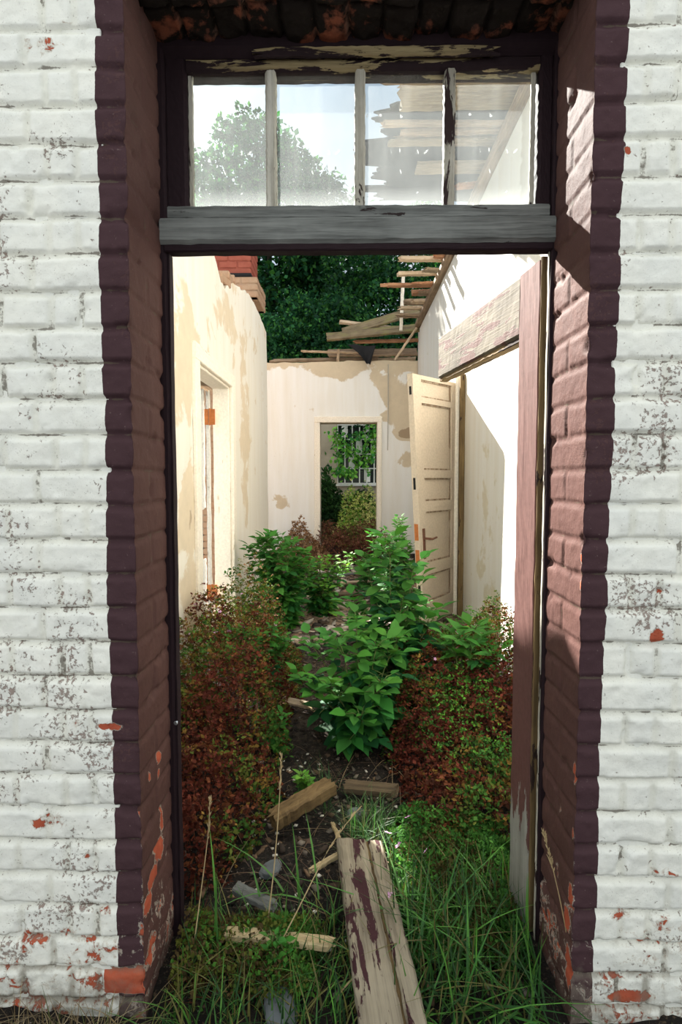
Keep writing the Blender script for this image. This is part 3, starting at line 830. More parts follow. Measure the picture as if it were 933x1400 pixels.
# ================================================================= BUILDING BEYOND
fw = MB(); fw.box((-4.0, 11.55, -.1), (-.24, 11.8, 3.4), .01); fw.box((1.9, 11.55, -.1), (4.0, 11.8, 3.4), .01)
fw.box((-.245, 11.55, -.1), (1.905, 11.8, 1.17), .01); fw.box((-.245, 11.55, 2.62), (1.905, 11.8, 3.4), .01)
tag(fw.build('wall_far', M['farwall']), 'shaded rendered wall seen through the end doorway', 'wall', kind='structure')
w2 = tag(empty('window_2'), 'old many paned window with white bars beyond the end doorway', 'window', kind='structure')
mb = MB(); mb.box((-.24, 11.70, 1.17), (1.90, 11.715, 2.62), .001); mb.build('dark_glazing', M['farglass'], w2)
for k in range(14):
    x = -.23 + k * .152
    mb = MB(); mb.box((x - .012, 11.60, 1.18), (x + .012, 11.64, 2.61), .003); mb.build('upright_bar', M['farpale'], w2)
for z in (1.19, 1.50, 1.80, 2.10, 2.40):
    mb = MB(); mb.box((-.24, 11.605, z - .012), (1.9, 11.645, z + .012), .003); mb.build('cross_bar', M['farpale'], w2)
mb = MB(); mb.box((-.26, 11.44, 1.135), (1.92, 11.60, 1.175), .008); mb.build('sill', M['farpale'], w2)
for (x, z) in ((-.15, 2.15), (.0, 1.52), (.15, 1.82), (.30, 2.12), (.46, 1.83), (.32, 1.22), (-.0, 2.42)):
    mb = MB(); mb.box((x + .0, 11.625, z), (x + .13, 11.632, z + .27), .001); mb.build('pale_pane', M['farpale'], w2)

# ================================================================= CHIMNEY BEHIND THE LEFT WALL
def brick_stack(name, x0, x1, y0, y1, z0, courses, ch, m, parent, seed, bl=.22):
    r = random.Random(seed); mb = MB(); j = .010
    for k in range(courses):
        z = z0 + k * ch
        for face in range(4):
            L = (x1 - x0) if face in (0, 2) else (y1 - y0)
            p = 0 if k % 2 else -bl / 2
            while p < L - .01:
                a, b = max(p, 0), min(p + bl - j, L)
                if b - a > .02:
                    o = r.uniform(-.004, .004); d = .10
                    if face == 0: lo, hi = (x0 + a, y0 + o, z), (x0 + b, y0 + d, z + ch - j)
                    elif face == 2: lo, hi = (x0 + a, y1 - d, z), (x0 + b, y1 + o, z + ch - j)
                    elif face == 1: lo, hi = (x1 - d, y0 + a, z), (x1 + o, y0 + b, z + ch - j)
                    else: lo, hi = (x0 + o, y0 + a, z), (x0 + d, y0 + b, z + ch - j)
                    mb.box(lo, hi, .008)
                p += bl
    mb.box((x0 + .012, y0 + .012, z0), (x1 - .012, y1 - .012, z0 + courses * ch - .006), .002)
    return mb.build(name, m, parent)
ch_ = empty('chimney', (-1.45, 6.9, 0), 'red brick chimney stack rising behind the cream wall', 'chimney')
def rel(o): o.location = (1.45, -6.9, 0); return o
rel(brick_stack('shaft', -1.75, -1.24, 6.62, 7.15, -.1, 44, .0792, M['oldbrick'], ch_, 1))
c_ = rel(brick_stack('corbel', -1.80, -1.06, 6.56, 7.20, 3.385, 3, .0792, M['oldbrick'], ch_, 2)); c_['label'] = 'projecting pale brick shoulder'
mb = MB(); mb.box((-1.79, 6.57, 3.623), (-1.13, 7.18, 3.665), .012); rel(mb.build('flashing', M['felt'], ch_))['label'] = 'black tar band'
t_ = rel(brick_stack('stack', -1.74, -1.145, 6.63, 7.12, 3.665, 5, .0792, M['redbrick'], ch_, 3)); t_['label'] = 'bright red brick top'

# loose bricks on the broken wall top
r = random.Random(5)
bk = MB(); bk.box((-.055, -.105, -.033), (.055, .105, .033), .008); bme = mesh('loose_brick', bk.V, bk.F); bme.materials.append(M['oldbrick'])
ys = [4.22, 4.44, 4.66, 4.90, 5.13]
where = ['nearest the front', 'second from the front', 'third from the front', 'fourth from the front', 'last before the chimney']
for k, y in enumerate(ys):
    o = bpy.data.objects.new('loose_brick', bme); COL.objects.link(o)
    o.location = (-1.065 + r.uniform(-.02, .01), y, float(left_top(np.array([y]))[0]) + .034)
    o.rotation_euler = (r.uniform(-.06, .06), r.uniform(-.06, .06), r.uniform(-.2, .2))
    tag(o, 'weathered orange brick on the broken top of the cream wall, ' + where[k], 'brick', 'bricks on the broken wall top')

# ================================================================= ROOF REMAINS
def batten(name, xl, xr, y, z, W, T, m, label, cat='batten', group='roof battens over the corridor', seed=0, jag=.06, dy=0, dz=0, bend=0, tilt=0):
    Mx, L = frame_from((xr, y, z), (xl, y + dy, z + dz), (0, math.sin(tilt), math.cos(tilt)))
    mb = MB(); mb.board(L, W, T, seed, jag=(.01, jag), wear=.004, segs=16, bend=bend)
    o = mb.build(name, m); o.matrix_world = Mx
    return tag(o, label, cat, group)
near = [  # seen through the transom, from the front of the house inwards
    (.16, 3.36, .13, .028, 'batten', .10, 'broad brown roof board highest in the transom window, ragged left end'),
    (.27, 3.55, .22, .030, 'batten_old', .22, 'wide splintered pale roof board behind the transom, second board from the top'),
    (.20, 3.83, .045, .030, 'batten', .05, 'thin dark batten poking out furthest left under the wide pale board'),
    (.34, 3.90, .05, .035, 'batten', .04, 'narrow brown batten behind the transom, just below the thin poking one'),
    (.27, 4.03, .09, .030, 'batten_old', .10, 'pale tan roof board across the middle of the right transom panes'),
    (.48, 4.36, .15, .026, 'batten_old', .16, 'short pale split board low in the transom window'),
    (.84, 4.62, .07, .030, 'batten_red', .05, 'short reddish batten end lowest in the right transom pane'),
]
for i, (xl, y, W, T, m, jg, lb) in enumerate(near):
    batten('roof_batten', xl, 1.09, y, 3.615 + .004 * i, W, T, M[m], lb, seed=100 + i, jag=jg, dz=random.uniform(-.02, .02))
def roof_sheet():
    xs = np.linspace(0, 1, 40); ys_ = np.linspace(3.55, 4.95, 90)
    U, Yv = np.meshgrid(xs, ys_, indexing='ij')
    left = .34 + (_hash(np.floor(Yv / .10), Yv * 0, 2) - .5) * .30 + (fbm(Yv * 30, Yv * 0, 2, 3) - .5) * .14 - .16 * sst(3.7, 4.2, Yv)
    X = left + U * (1.12 - left)
    Zt = 3.672 + (fbm(X * 4, Yv * 4, 6, 3) - .5) * .03
    V = np.concatenate([np.stack([X, Yv, Zt], -1).reshape(-1, 3), np.stack([X, Yv, Zt + .012], -1).reshape(-1, 3)])
    f = grid_faces(40, 90); n = 3600
    F = np.concatenate([f[:, ::-1], f + n]).tolist()
    for i in range(39):
        a, b = i * 90, (i + 1) * 90; F.append((a, b, b + n, a + n)); a += 89; b += 89; F.append((a, a + n, b + n, b))
    for j in range(89):
        a, b = j, j + 1; F.append((a, a + n, b + n, b)); a += 39 * 90; b += 39 * 90; F.append((a, b, b + n, a + n))
    o = link('roof_decking', mesh('roof_decking', V, F, smooth=True), M['roofsheet'])
    tag(o, 'torn dark grey remnant of roof decking above the battens behind the transom', 'roof')
roof_sheet()
far = [
    (.51, 6.10, .085, .040, 'batten_pale', .06, 'tan batten just under the transom bar, nearest of the row'),
    (.54, 6.50, .075, .040, 'batten_pale', .04, 'brown batten with a square end, second of the row below the transom bar'),
    (.36, 6.90, .075, .040, 'batten_red', .20, 'long batten with a sharp splintered point, third of the row below the transom bar'),
    (.78, 7.15, .12, .045, 'batten_red', .05, 'short russet board tucked under the splintered point batten'),
    (.72, 7.52, .14, .045, 'batten', .08, 'short dark board with chewed end, below the russet board'),
    (.66, 7.80, .09, .040, 'batten_pale', .08, 'short split board lit on its end, above the piled boards'),
]
far += [
    (.80, 6.28, .10, .030, 'batten_old', .08, 'short grey board end between the nearest two battens over the side wall'),
    (.70, 6.70, .12, .030, 'batten_red', .10, 'broken russet board end between the square ended batten and the splintered one'),
    (.84, 7.02, .13, .030, 'batten', .07, 'stubby brown board end hidden right behind the splintered point batten'),
    (.78, 7.36, .10, .030, 'batten_pale', .10, 'stubby tan board end between the russet and the chewed board'),
    (.62, 7.98, .12, .035, 'batten', .16, 'ragged dark board end lowest of the stubs, touching the pile'),
    (.86, 5.85, .16, .030, 'batten_red', .06, 'reddish board end tight under the transom bar beside the side wall plate'),
]
for i, (xl, y, W, T, m, jg, lb) in enumerate(far):
    batten('roof_batten', xl, 1.06 if i < 6 else .984, y, 3.624 - (.055 if i > 5 else 0), W, T, M[m], lb, seed=120 + i, jag=jg, dz=random.uniform(-.01, .02))
pile = [
    ((1.024, 8.800, 3.573), (-0.154, 8.800, 3.721), .075, .045, 'batten_pale', .03, 'long thin tan batten highest on the pile of boards'),
    ((1.060, 8.600, 3.839), (-0.133, 8.600, 3.491), .20, .035, 'moss', .08, 'broad mossy board sloping down across the pile'),
    ((1.060, 8.450, 3.533), (-0.338, 8.450, 3.395), .17, .045, 'moss', .03, 'long heavy mossy board with a square left end, middle of the pile'),
    ((1.060, 8.550, 3.374), (0.051, 8.550, 3.348), .055, .04, 'batten_red', .06, 'narrow russet batten under the heavy mossy board'),
    ((1.060, 8.720, 3.235), (-0.348, 8.720, 3.219), .16, .04, 'batten', .05, 'flat dark board lying low along the end wall top'),
    ((0.460, 8.780, 3.153), (-1.248, 8.780, 3.117), .06, .04, 'batten', .10, 'thin grey board lying furthest left on the end wall top'),
    ((0.307, 8.640, 3.199), (-0.737, 8.640, 3.235), .025, .03, 'batten_pale', .05, 'pale lath slanting over the thin grey board'),
    ((1.060, 8.845, 3.163), (0.154, 8.845, 3.132), .055, .05, 'batten_pale', .04, 'pale timber along the right end of the end wall top'),
]
for i, (a, b, W, T, m, jg, lb) in enumerate(pile):
    Mx, L = frame_from(a, b, (0, -.75, .66))
    mb = MB(); mb.board(L, W, T, 140 + i, jag=(.02, jg), wear=.005, segs=18)
    o = mb.build('fallen_board', M[m]); o.matrix_world = Mx
    tag(o, lb, 'board', 'boards fallen on the end wall')
mb = MB(); Mx, L = frame_from((.68, 8.37, 3.04), (1.0, 8.33, 3.50), (0, -1, 0)); mb.board(L, .035, .03, 170, wear=.003)
o = mb.build('leaning_lath', M['batten_pale']); o.matrix_world = Mx; tag(o, 'pale lath leaning from the end wall up to the side wall plate', 'lath')
mb = MB(); Mx, L = frame_from((-.17, 8.625, 3.055), (-.155, 8.625, 3.27), (0, -1, 0)); mb.board(L, .04, .03, 171, wear=.003, jag=(0, .03))
o = mb.build('wood_block', M['batten_pale']); o.matrix_world = Mx; tag(o, 'small upright pale wood stub in front of the low board on the end wall', 'wood')
# upright pale posts among the battens
mb = MB(); Mx, L = frame_from((.745, 8.1, 3.40), (.775, 8.1, 4.15), (0, -1, 0)); mb.board(L, .045, .04, 172, wear=.003)
o = mb.build('upright_lath', M['pale']); o.matrix_world = Mx; tag(o, 'white upright lath standing among the battens before the trees', 'lath')
# black roofing felt hanging over the pile
def felt():
    V = []; F = []; n = 14
    for i in range(n + 1):
        t = i / n
        for j in range(n + 1):
            s = j / n
            x = -.02 + .42 * s + .10 * t * (1 - s) ; x = x * (1 - t) + (.285) * t + (s - .5) * .06 * t
            z = 3.275 - .02 * s - t * (.275 + .0 * s)
            y = 8.40 - .03 * math.sin(s * 7 + t * 3) - .02 * t
            V.append((x, y, z))
    for i in range(n):
        for j in range(n):
            a = i * (n + 1) + j; F.append((a, a + 1, a + n + 2, a + n + 1))
    me = mesh('roofing_felt', V, F, smooth=True)
    o = link('roofing_felt', me, M['felt'])
    m = o.modifiers.new('t', 'SOLIDIFY'); m.thickness = .006
    tag(o, 'torn black roofing felt flap hanging over the end wall', 'roofing felt')
felt()

# ================================================================= PLANTS
def jitter_col(rng, base, n, var=.25):
    base = np.array(base)
    k = 1 + (rng.random((n, 1)) - .5) * 2 * var
    h = 1 + (rng.random((n, 3)) - .5) * var * .6
    return base[None] * k * h

def diamonds(P, D, N, L, W, C):
    """one quad leaf each; P base, D direction, N normal"""
    D = D / np.linalg.norm(D, axis=1, keepdims=True)
    S = np.cross(D, N); S /= (np.linalg.norm(S, axis=1, keepdims=True) + 1e-9)
    N2 = np.cross(S, D)
    L = np.asarray(L)[:, None]; W = np.asarray(W)[:, None]
    V = np.stack([P, P + D * L * .48 + S * W / 2, P + D * L - N2 * L * .12, P + D * L * .48 - S * W / 2], 1).reshape(-1, 3)
    F = np.arange(len(P) * 4).reshape(-1, 4)
    return V, F, np.repeat(C, 4, 0)

def ovates(P, D, N, L, W, C, droop=.18):
    """folded ovate leaves with a pointed tip"""
    D = D / np.linalg.norm(D, axis=1, keepdims=True)
    S = np.cross(D, N); S /= (np.linalg.norm(S, axis=1, keepdims=True) + 1e-9)
    U = np.cross(S, D); L = np.asarray(L)[:, None]; W = np.asarray(W)[:, None]
    prof = [(0, 0), (.16, .30), (.36, .50), (.60, .42), (.82, .20), (1, 0)]
    rows = []
    for t, w in prof:
        mid = P + D * L * t - U * L * droop * t * t
        if w == 0: rows.append([mid])
        else: rows.append([mid + S * W * w + U * W * w * .28, mid, mid - S * W * w + U * W * w * .28])
    vs = [v for r_ in rows for v in r_]
    n = len(P); k = len(vs)
    V = np.stack(vs, 1).reshape(-1, 3)
    q = [(0, 1, 2, 2), (0, 2, 3, 3)]
    for r_ in range(3):
        a = 1 + 3 * r_; b = a + 3
        q += [(a, b, b + 1, a + 1), (a + 1, b + 1, b + 2, a + 2)]
    q += [(10, 13, 11, 11), (11, 13, 12, 12)]
    tri = []
    F = []
    base = (np.arange(n) * k)
    for f in q:
        f = list(dict.fromkeys(f))
        F += (base[:, None] + np.array(f)[None]).tolist()
    return V, F, np.repeat(C, k, 0)

def unit(v): return v / (np.linalg.norm(v, axis=-1, keepdims=True) + 1e-9)

def shrub(name, base, label, cat, stems, leaf=(.08, .045), pal=((.05, .17, .035),), seed=0, leaflets=5, gap=.07, spread=.16, droop=.2, group=None, bare=.25):
    """stems: list of (dx, dy, height, curve); leaves in opposite compound sprays up each stem"""
    rng = np.random.default_rng(seed); r = random.Random(seed)
    root = empty(name, base, label, cat, group)
    st = MB(); P, D, N, Ls, Ws, Cs = [], [], [], [], [], []
    for (dx, dy, hh, cv) in stems:
        pts = []
        for i in range(9):
            t = i / 8
            pts.append(Vector((dx * t ** cv + r.uniform(-.006, .006), dy * t ** cv + r.uniform(-.006, .006), hh * t - .02)))
        st.tube(pts, [.007 * (1 - .7 * i / 8) for i in range(9)], 6)
        ln = Vector((dx, dy, hh)).length
        nn = max(3, int(ln / gap)); ph = r.uniform(0, 6.28)
        for k in range(nn + 1):
            t = bare + (1 - bare) * k / nn
            i = min(int(t * 8), 7); f = t * 8 - i
            p = pts[i].lerp(pts[i + 1], f)
            tip = k >= nn - 1
            for sgn in ((0, 1) if not tip else (0, 1, .5, 1.5)):
                az = ph + sgn * math.pi + k * 1.57 + r.uniform(-.35, .35)
                el = r.uniform(.05, .5) + (.45 if tip else 0)
                pl = spread * (1 - .45 * t) * r.uniform(.7, 1.2)
                d = Vector((math.cos(az) * math.cos(el), math.sin(az) * math.cos(el), math.sin(el)))
                q = p + d * pl; q.z -= pl * .12
                st.tube([p, p + d * pl * .5 + Vector((0, 0, .01)), q], [.0025, .002, .0015], 4)
                col = np.array(pal[int(r.random() ** 1.3 * len(pal)) if not tip else len(pal) - 1])
                sc = (1 - .35 * t) * r.uniform(.75, 1.2)
                m_ = leaflets if not tip else 3
                for j in range(m_):
                    if j == m_ - 1: b = q; dd = d + Vector((0, 0, -droop)); s2 = 1.15
                    else:
                        f2 = .45 + .5 * (j // 2) / max(1, (m_ - 1) // 2 - .0) ; b = p.lerp(q, min(f2, .97))
                        side = Vector((-d.y, d.x, 0)).normalized() * (1 if j % 2 else -1)
                        dd = side * 1.0 + d * .55 + Vector((0, 0, r.uniform(-.35, .15) - droop * .4)); s2 = .9
                    P.append(b); D.append(dd); N.append(Vector((r.uniform(-.35, .35), r.uniform(-.35, .35) - .1, 1)))
                    Ls.append(leaf[0] * sc * s2 * r.uniform(.8, 1.2)); Ws.append(leaf[1] * sc * s2 * r.uniform(.85, 1.15))
                    Cs.append(col * r.uniform(.75, 1.25) * np.array([r.uniform(.85, 1.15), 1, r.uniform(.8, 1.2)]))
    st.build('stem', M['stem'], root, smooth=True)
    A = lambda x: np.array([tuple(v) for v in x], float)
    V, F, Cc = ovates(A(P), A(D), A(N), np.array(Ls), np.array(Ws), np.array(Cs), droop)
    link('foliage', mesh('foliage', V, F, col=Cc, smooth=True), M['leaf'], root)
    return root

G1, G2, G3, G4 = (.018, .100, .034), (.034, .160, .036), (.070, .235, .042), (.15, .35, .055)
def rs(n, rad, h0, h1, seed, bx=0, by=0):
    r = random.Random(seed)
    return [(bx + rad * math.sqrt(r.random()) * math.cos(a), by + rad * math.sqrt(r.random()) * math.sin(a), r.uniform(h0, h1), r.uniform(1.1, 2)) for a in [r.uniform(0, 6.28) for _ in range(n)]]

shrub('leafy_sapling', (.27, 3.15, -.02), 'tall leafy green sapling in the middle of the passage before the cream door', 'plant',
      [(-.04, .05, .95, 1.5), (-.16, .10, .80, 1.4), (.10, .0, .80, 1.4), (.02, -.10, .62, 1.4), (-.24, -.02, .60, 1.5), (.22, -.02, .55, 1.4), (.12, .12, .70, 1.4), (-.12, -.14, .46, 1.3)], (.135, .080), (G1, G1, G2, G2, G3), 11, 5, .10, .16)
shrub('leafy_sapling', (.64, 2.98, -.02), 'smaller leafy sapling arching right beside the sunlit wall', 'plant',
      [(.03, -.06, .50, 1.6), (-.08, -.04, .44, 1.5), (.12, -.10, .38, 1.8), (-.02, .05, .42, 1.4)], (.135, .066), (G1, G2, G3, G3), 12, 5, .10, .15)
shrub('leafy_sapling', (.06, 2.72, -.05), 'low spreading green sapling leaning left over the passage floor', 'plant',
      [(-.10, .0, .54, 1.3), (-.24, .08, .50, 1.5), (.08, .02, .50, 1.3), (-.14, -.15, .36, 1.5), (.10, -.14, .38, 1.4), (-.28, -.06, .36, 1.4), (.0, -.20, .24, 1.3), (.18, .06, .52, 1.3), (-.02, .14, .60, 1.3)], (.125, .072), (G1, G1, G1, G2, G2, G3), 13, 5, .10, .14)
shrub('leafy_bush', (-.58, 4.75, -.02), 'dense green bush against the end of the cream wall', 'plant',
      rs(22, .27, .45, .84, 3), (.10, .064), (G2, G3, G3, G3), 14, 5, .07, .095, bare=.12)
shrub('leafy_bush', (-.26, 5.25, -.02), 'lower yellow green bush in the sun beside the dense one', 'plant',
      rs(13, .27, .30, .58, 5), (.085, .050), (G2, G3, G4), 15, 5, .07, .10, bare=.15)
shrub('leafy_bush', (.46, 5.3, -.02), 'sunlit bush behind the tall sapling, in front of the end wall', 'plant',
      rs(13, .24, .55, .95, 6), (.080, .048), (G2, G3, G3), 16, 5, .07, .10, bare=.12)
shrub('leafy_bush', (.20, 6.3, -.02), 'green clump further down the passage, left of the cream door', 'plant',
      rs(8, .22, .30, .55, 8), (.08, .046), (G2, G3), 17, 5, .07, .10, bare=.12)
shrub('weed', (-.50, 3.05, .10), 'green leafy weed growing up through the red brown herbs on the left', 'plant', rs(9, .16, .22, .36, 49), (.065, .045), (G1, G2, G2, G3), 22, 3, .06, .07, bare=.15)
shrub('weed', (.50, 4.40, -.02), 'small weed at the foot of the half open cream door', 'plant', rs(5, .14, .18, .38, 9), (.06, .034), (G2, G3), 18, 3, .07, .07, bare=.1)
shrub('weed', (-.17, 2.25, -.03), 'little bright green weed on the dark soil above the split log', 'plant', rs(3, .06, .06, .11, 19), (.040, .030), (G3, G4), 19, 3, .04, .03, bare=.2)
shrub('weed', (-.36, 2.62, -.03), 'small green weed by the red brown herbs on the left', 'plant', rs(4, .08, .12, .24, 29), (.05, .034), (G2, G3), 20, 3, .06, .05, bare=.2)
shrub('weed', (-.18, 1.36, -.03), 'green nettle like weed in the front grass', 'plant', rs(3, .04, .08, .14, 39), (.032, .020), (G2, G3), 21, 3, .05, .035, bare=.2)

def clear(V, F):
    q = V[F]; x, y = q[..., 0], q[..., 1]
    bad = (y > 1.215) & (y < 1.66) & ((x < -.452) | (x > .498))
    bad |= (y > 1.60) & (y < 6.95) & (x < -.965)
    bad |= (y > 1.60) & (y < 8.7) & (x > 1.005)
    bad |= (y > 8.50) & (y < 8.92) & ((x < -.40) | (x > .40))
    return ~bad.any(1)

# ---- herb masses (uncountable low herbs)
def herbs(name, n, region, height, pal, seed, label, size=(.012, .026), up=.0, stems=500, cat='herbs', mat='herb', cluster=4, shift=None):
    rng = np.random.default_rng(seed)
    x0, x1, y0, y1 = region
    xs = rng.uniform(x0, x1, n * 6); ys_ = rng.uniform(y0, y1, n * 6)
    hh = height(xs, ys_)
    ok = hh > .015 + rng.random(n * 6) * .03
    xs, ys_, hh = xs[ok][:n], ys_[ok][:n], hh[ok][:n]
    n = len(xs)
    lump = .35 + .75 * fbm(xs * 3.5, ys_ * 3.5, seed + 40, 2) + .5 * fbm(xs * 11, ys_ * 11, seed, 3)
    zf = 1 - rng.random(n) ** 1.6 * .75
    g = gz(xs, ys_)
    c = np.stack([xs, ys_, g + hh * lump * zf], 1)
    pal = np.array(pal)
    pick = np.clip(((fbm(xs * 3.2, ys_ * 3.2, seed + 3, 3) - .5) * 2.2 + .45 + (rng.random(n) - .5) * .75 + (shift(xs, ys_) if shift else 0)) * len(pal), 0, len(pal) - 1).astype(int)
    col = pal[pick] * (.6 + .8 * rng.random((n, 1)))
    Ps, Ds, Ns, Ls, Cs = [], [], [], [], []
    for k in range(cluster):
        az = rng.random(n) * 6.28; el = rng.random(n) * 1.4 - .3
        d = np.stack([np.cos(az) * np.cos(el), np.sin(az) * np.cos(el), np.sin(el) + up], 1)
        Ps.append(c + d * .004); Ds.append(d); Ns.append(rng.normal(size=(n, 3)) * .6 + np.array([0, -.3, 1])); Ls.append(rng.uniform(size[0], size[1], n)); Cs.append(col * (.85 + .3 * rng.random((n, 1))))
    L = np.concatenate(Ls)
    V, F, Cc = diamonds(np.concatenate(Ps), np.concatenate(Ds), np.concatenate(Ns), L, L * rng.uniform(.35, .75, len(L)), np.concatenate(Cs))
    # stems as thin upright slips
    idx = rng.choice(n, min(stems, n), replace=False)
    b = np.stack([xs[idx], ys_[idx], g[idx] - .01], 1); tip = c[idx] + rng.normal(size=(len(idx), 3)) * np.array([.03, .03, .01])
    d = tip - b; l = np.linalg.norm(d, axis=1)
    V2, F2, C2 = diamonds(b, d, rng.normal(size=(len(idx), 3)), l, np.full(len(idx), .003), np.repeat(np.array([[.16, .05, .03]]), len(idx), 0) * (.5 + rng.random((len(idx), 1))))
    VV = np.concatenate([V, V2]); FF = np.concatenate([F, F2 + len(V)]); FF = FF[clear(VV, FF)]
    me = mesh(name, VV, FF, col=np.concatenate([Cc, C2]))
    o = link(name, me, M[mat])
    tag(o, label, cat, kind='stuff')
    return o, c

BR = [(.110, .026, .018), (.145, .036, .022), (.070, .019, .013), (.17, .056, .026), (.085, .030, .018), (.20, .12, .030), (.12, .15, .03), (.055, .14, .026)]
def hL(x, y):
    a = sst(-.26, -.50, x + .20 * sst(2.2, 4.0, y) * 0 + .16 * sst(2.0, 1.5, y) + (fbm(x * 5, y * 5, 2, 2) - .5) * .10)
    return a * (.22 + .34 * sst(1.7, 3.1, y)) * sst(1.55, 1.85, y) * sst(4.15, 3.5, y)
oL, cL = herbs('herb_undergrowth', 9000, (-.97, -.22, 1.55, 4.1), hL, BR, 51, 'mass of red brown herbs along the left side inside the doorway', stems=900, shift=lambda x, y: .34 * sst(2.35, 2.9, y) - .06)
def hLt(x, y): return hL(x, y) * 1.12 * sst(2.5, 3.0, y)
herbs('flowering_herbs', 2600, (-.97, -.22, 2.6, 4.1), hLt, [(.14, .15, .03), (.20, .22, .04), (.30, .17, .09), (.42, .24, .16), (.10, .22, .035)], 52, 'paler green and pinkish herb tops lit by the sun below the left doorway', (.008, .018), .2, 500)
def hR(x, y):
    a = sst(.14, .40, x - .25 * sst(2.6, 1.7, y) * 0 + (fbm(x * 5, y * 5, 7, 2) - .5) * .12)
    return a * (.20 + .16 * sst(2.0, 3.2, y) + .12 * sst(.5, .9, x)) * sst(1.75, 2.05, y) * sst(3.95, 3.5, y)
oR, cR = herbs('herb_undergrowth', 8500, (.08, 1.02, 1.75, 3.9), hR, BR, 53, 'mass of dark red brown herbs on the right at the foot of the sunlit wall', stems=900, shift=lambda x, y: .10 * sst(.6, .3, x))
def hRg(x, y): return hR(x, y) * 1.1 * (fbm(x * 4, y * 4, 17, 2) > .50)
herbs('cleavers', 2600, (.08, 1.02, 1.8, 3.9), hRg, [(.07, .20, .03), (.10, .26, .035), (.05, .14, .03)], 54, 'thin green cleavers straggling through the red brown herbs on the right', (.008, .018), .1, 500)
def hG(x, y): return sst(.10, .22, x) * sst(.62, .45, x) * (.07 + .07 * sst(1.5, 1.9, y)) * sst(1.30, 1.45, y) * sst(2.2, 1.95, y)
herbs('green_herbs', 3800, (.06, .60, 1.3, 2.2), hG, [(.028, .10, .020), (.045, .15, .025), (.07, .19, .035), (.07, .06, .02)], 55, 'low fine leaved green herbs right of the fallen plank', (.008, .018), .15, 400)
def hGl(x, y): return sst(-.02, -.15, x) * (.05 + .06 * (fbm(x * 6, y * 6, 3, 2))) * sst(1.24, 1.34, y) * sst(1.58, 1.45, y)
herbs('green_herbs', 1300, (-.47, .0, 1.2, 1.60), hGl, [(.05, .14, .025), (.08, .22, .035), (.13, .15, .03), (.10, .07, .03)], 56, 'low weedy green herbs left of the fallen plank', (.008, .018), .15, 300)
# dry bushes at the end wall
def hD(x, y): return .55 * np.exp(-((x + .72) / .28) ** 2 - ((y - 8.15) / .3) ** 2) + .0
herbs('dry_bush', 2600, (-1.2, -.3, 7.7, 8.5), lambda x, y: hD(x, y) * 1.25, [(.30, .17, .10), (.40, .26, .16), (.25, .12, .08), (.46, .34, .22)], 57, 'dry straw brown bush against the end wall, left of its doorway', (.015, .045), .8, 900, 'bush')
def hD2(x, y): return .46 * sst(-.62, -.40, x) * sst(.75, .5, x) * sst(7.9, 8.2, y) * sst(9.6, 9.0, y) * (.6 + .5 * fbm(x * 4, y * 4, 9, 2))
herbs('dry_herbs', 3200, (-.6, .75, 7.9, 9.6), hD2, [(.19, .075, .05), (.24, .12, .08), (.13, .055, .04), (.14, .14, .05)], 58, 'dull red dried herbs across the foot of the end doorway', (.015, .04), .6, 800)
def hD3(x, y): return 1.0 * np.exp(-((x - .32) / .26) ** 2 - ((y - 9.4) / .35) ** 2) + .75 * np.exp(-((x + .02) / .22) ** 2 - ((y - 9.7) / .3) ** 2)
herbs('tall_weeds', 3200, (-.3, .75, 8.9, 10.1), hD3, [(.34, .46, .09), (.55, .58, .20), (.16, .36, .07), (.66, .66, .30)], 59, 'tall yellow green weeds just beyond the end doorway', (.02, .05), .7, 600)  # palette brightened to stand in for sun that cannot reach the weeds

# ---- pink flowers as parts of the herb masses
def flower_mesh():
    V = []; F = []
    for k in range(5):
        a = k * 1.2566; d = Vector((math.cos(a), math.sin(a), .25)); s = Vector((-math.sin(a), math.cos(a), 0)); b = len(V)
        V += [d * .001, d * .006 + s * .0035, d * .0095 + s * .002, d * .0095 - s * .002, d * .006 - s * .0035]; F.append((b, b + 1, b + 2, b + 3, b + 4))
    me = mesh('flower', V, F); me.materials.append(M['petal']); return me
FM = flower_mesh()
def flowers(parent, spots, seed):
    r = random.Random(seed)
    for (x, y, z) in spots:
        o = bpy.data.objects.new('flower', FM); COL.objects.link(o); o.parent = parent
        o.location = (x, y, z); o.rotation_euler = (r.uniform(.2, 1.0), r.uniform(-.4, .4), r.uniform(0, 6)); o.scale = [r.uniform(1.0, 1.5)] * 3
        o['label'] = 'small pink flower'
def pick_spots(c, n, seed, ymax):
    rng = np.random.default_rng(seed); q = c[(c[:, 1] < ymax)]; q = q[np.argsort(-q[:, 2] + rng.random(len(q)) * .35)][:400]
    i = rng.choice(len(q), n, replace=False); return [(a, b, z_ + .015) for a, b, z_ in q[i]]
flowers(oL, pick_spots(cL, 18, 1, 3.4), 1)
flowers(oR, pick_spots(cR, 18, 2, 3.6) + [(.20, 1.80, .15), (.13, 1.76, .12), (.16, 1.70, .12), (.24, 1.66, .13), (.12, 1.52, .09)], 2)

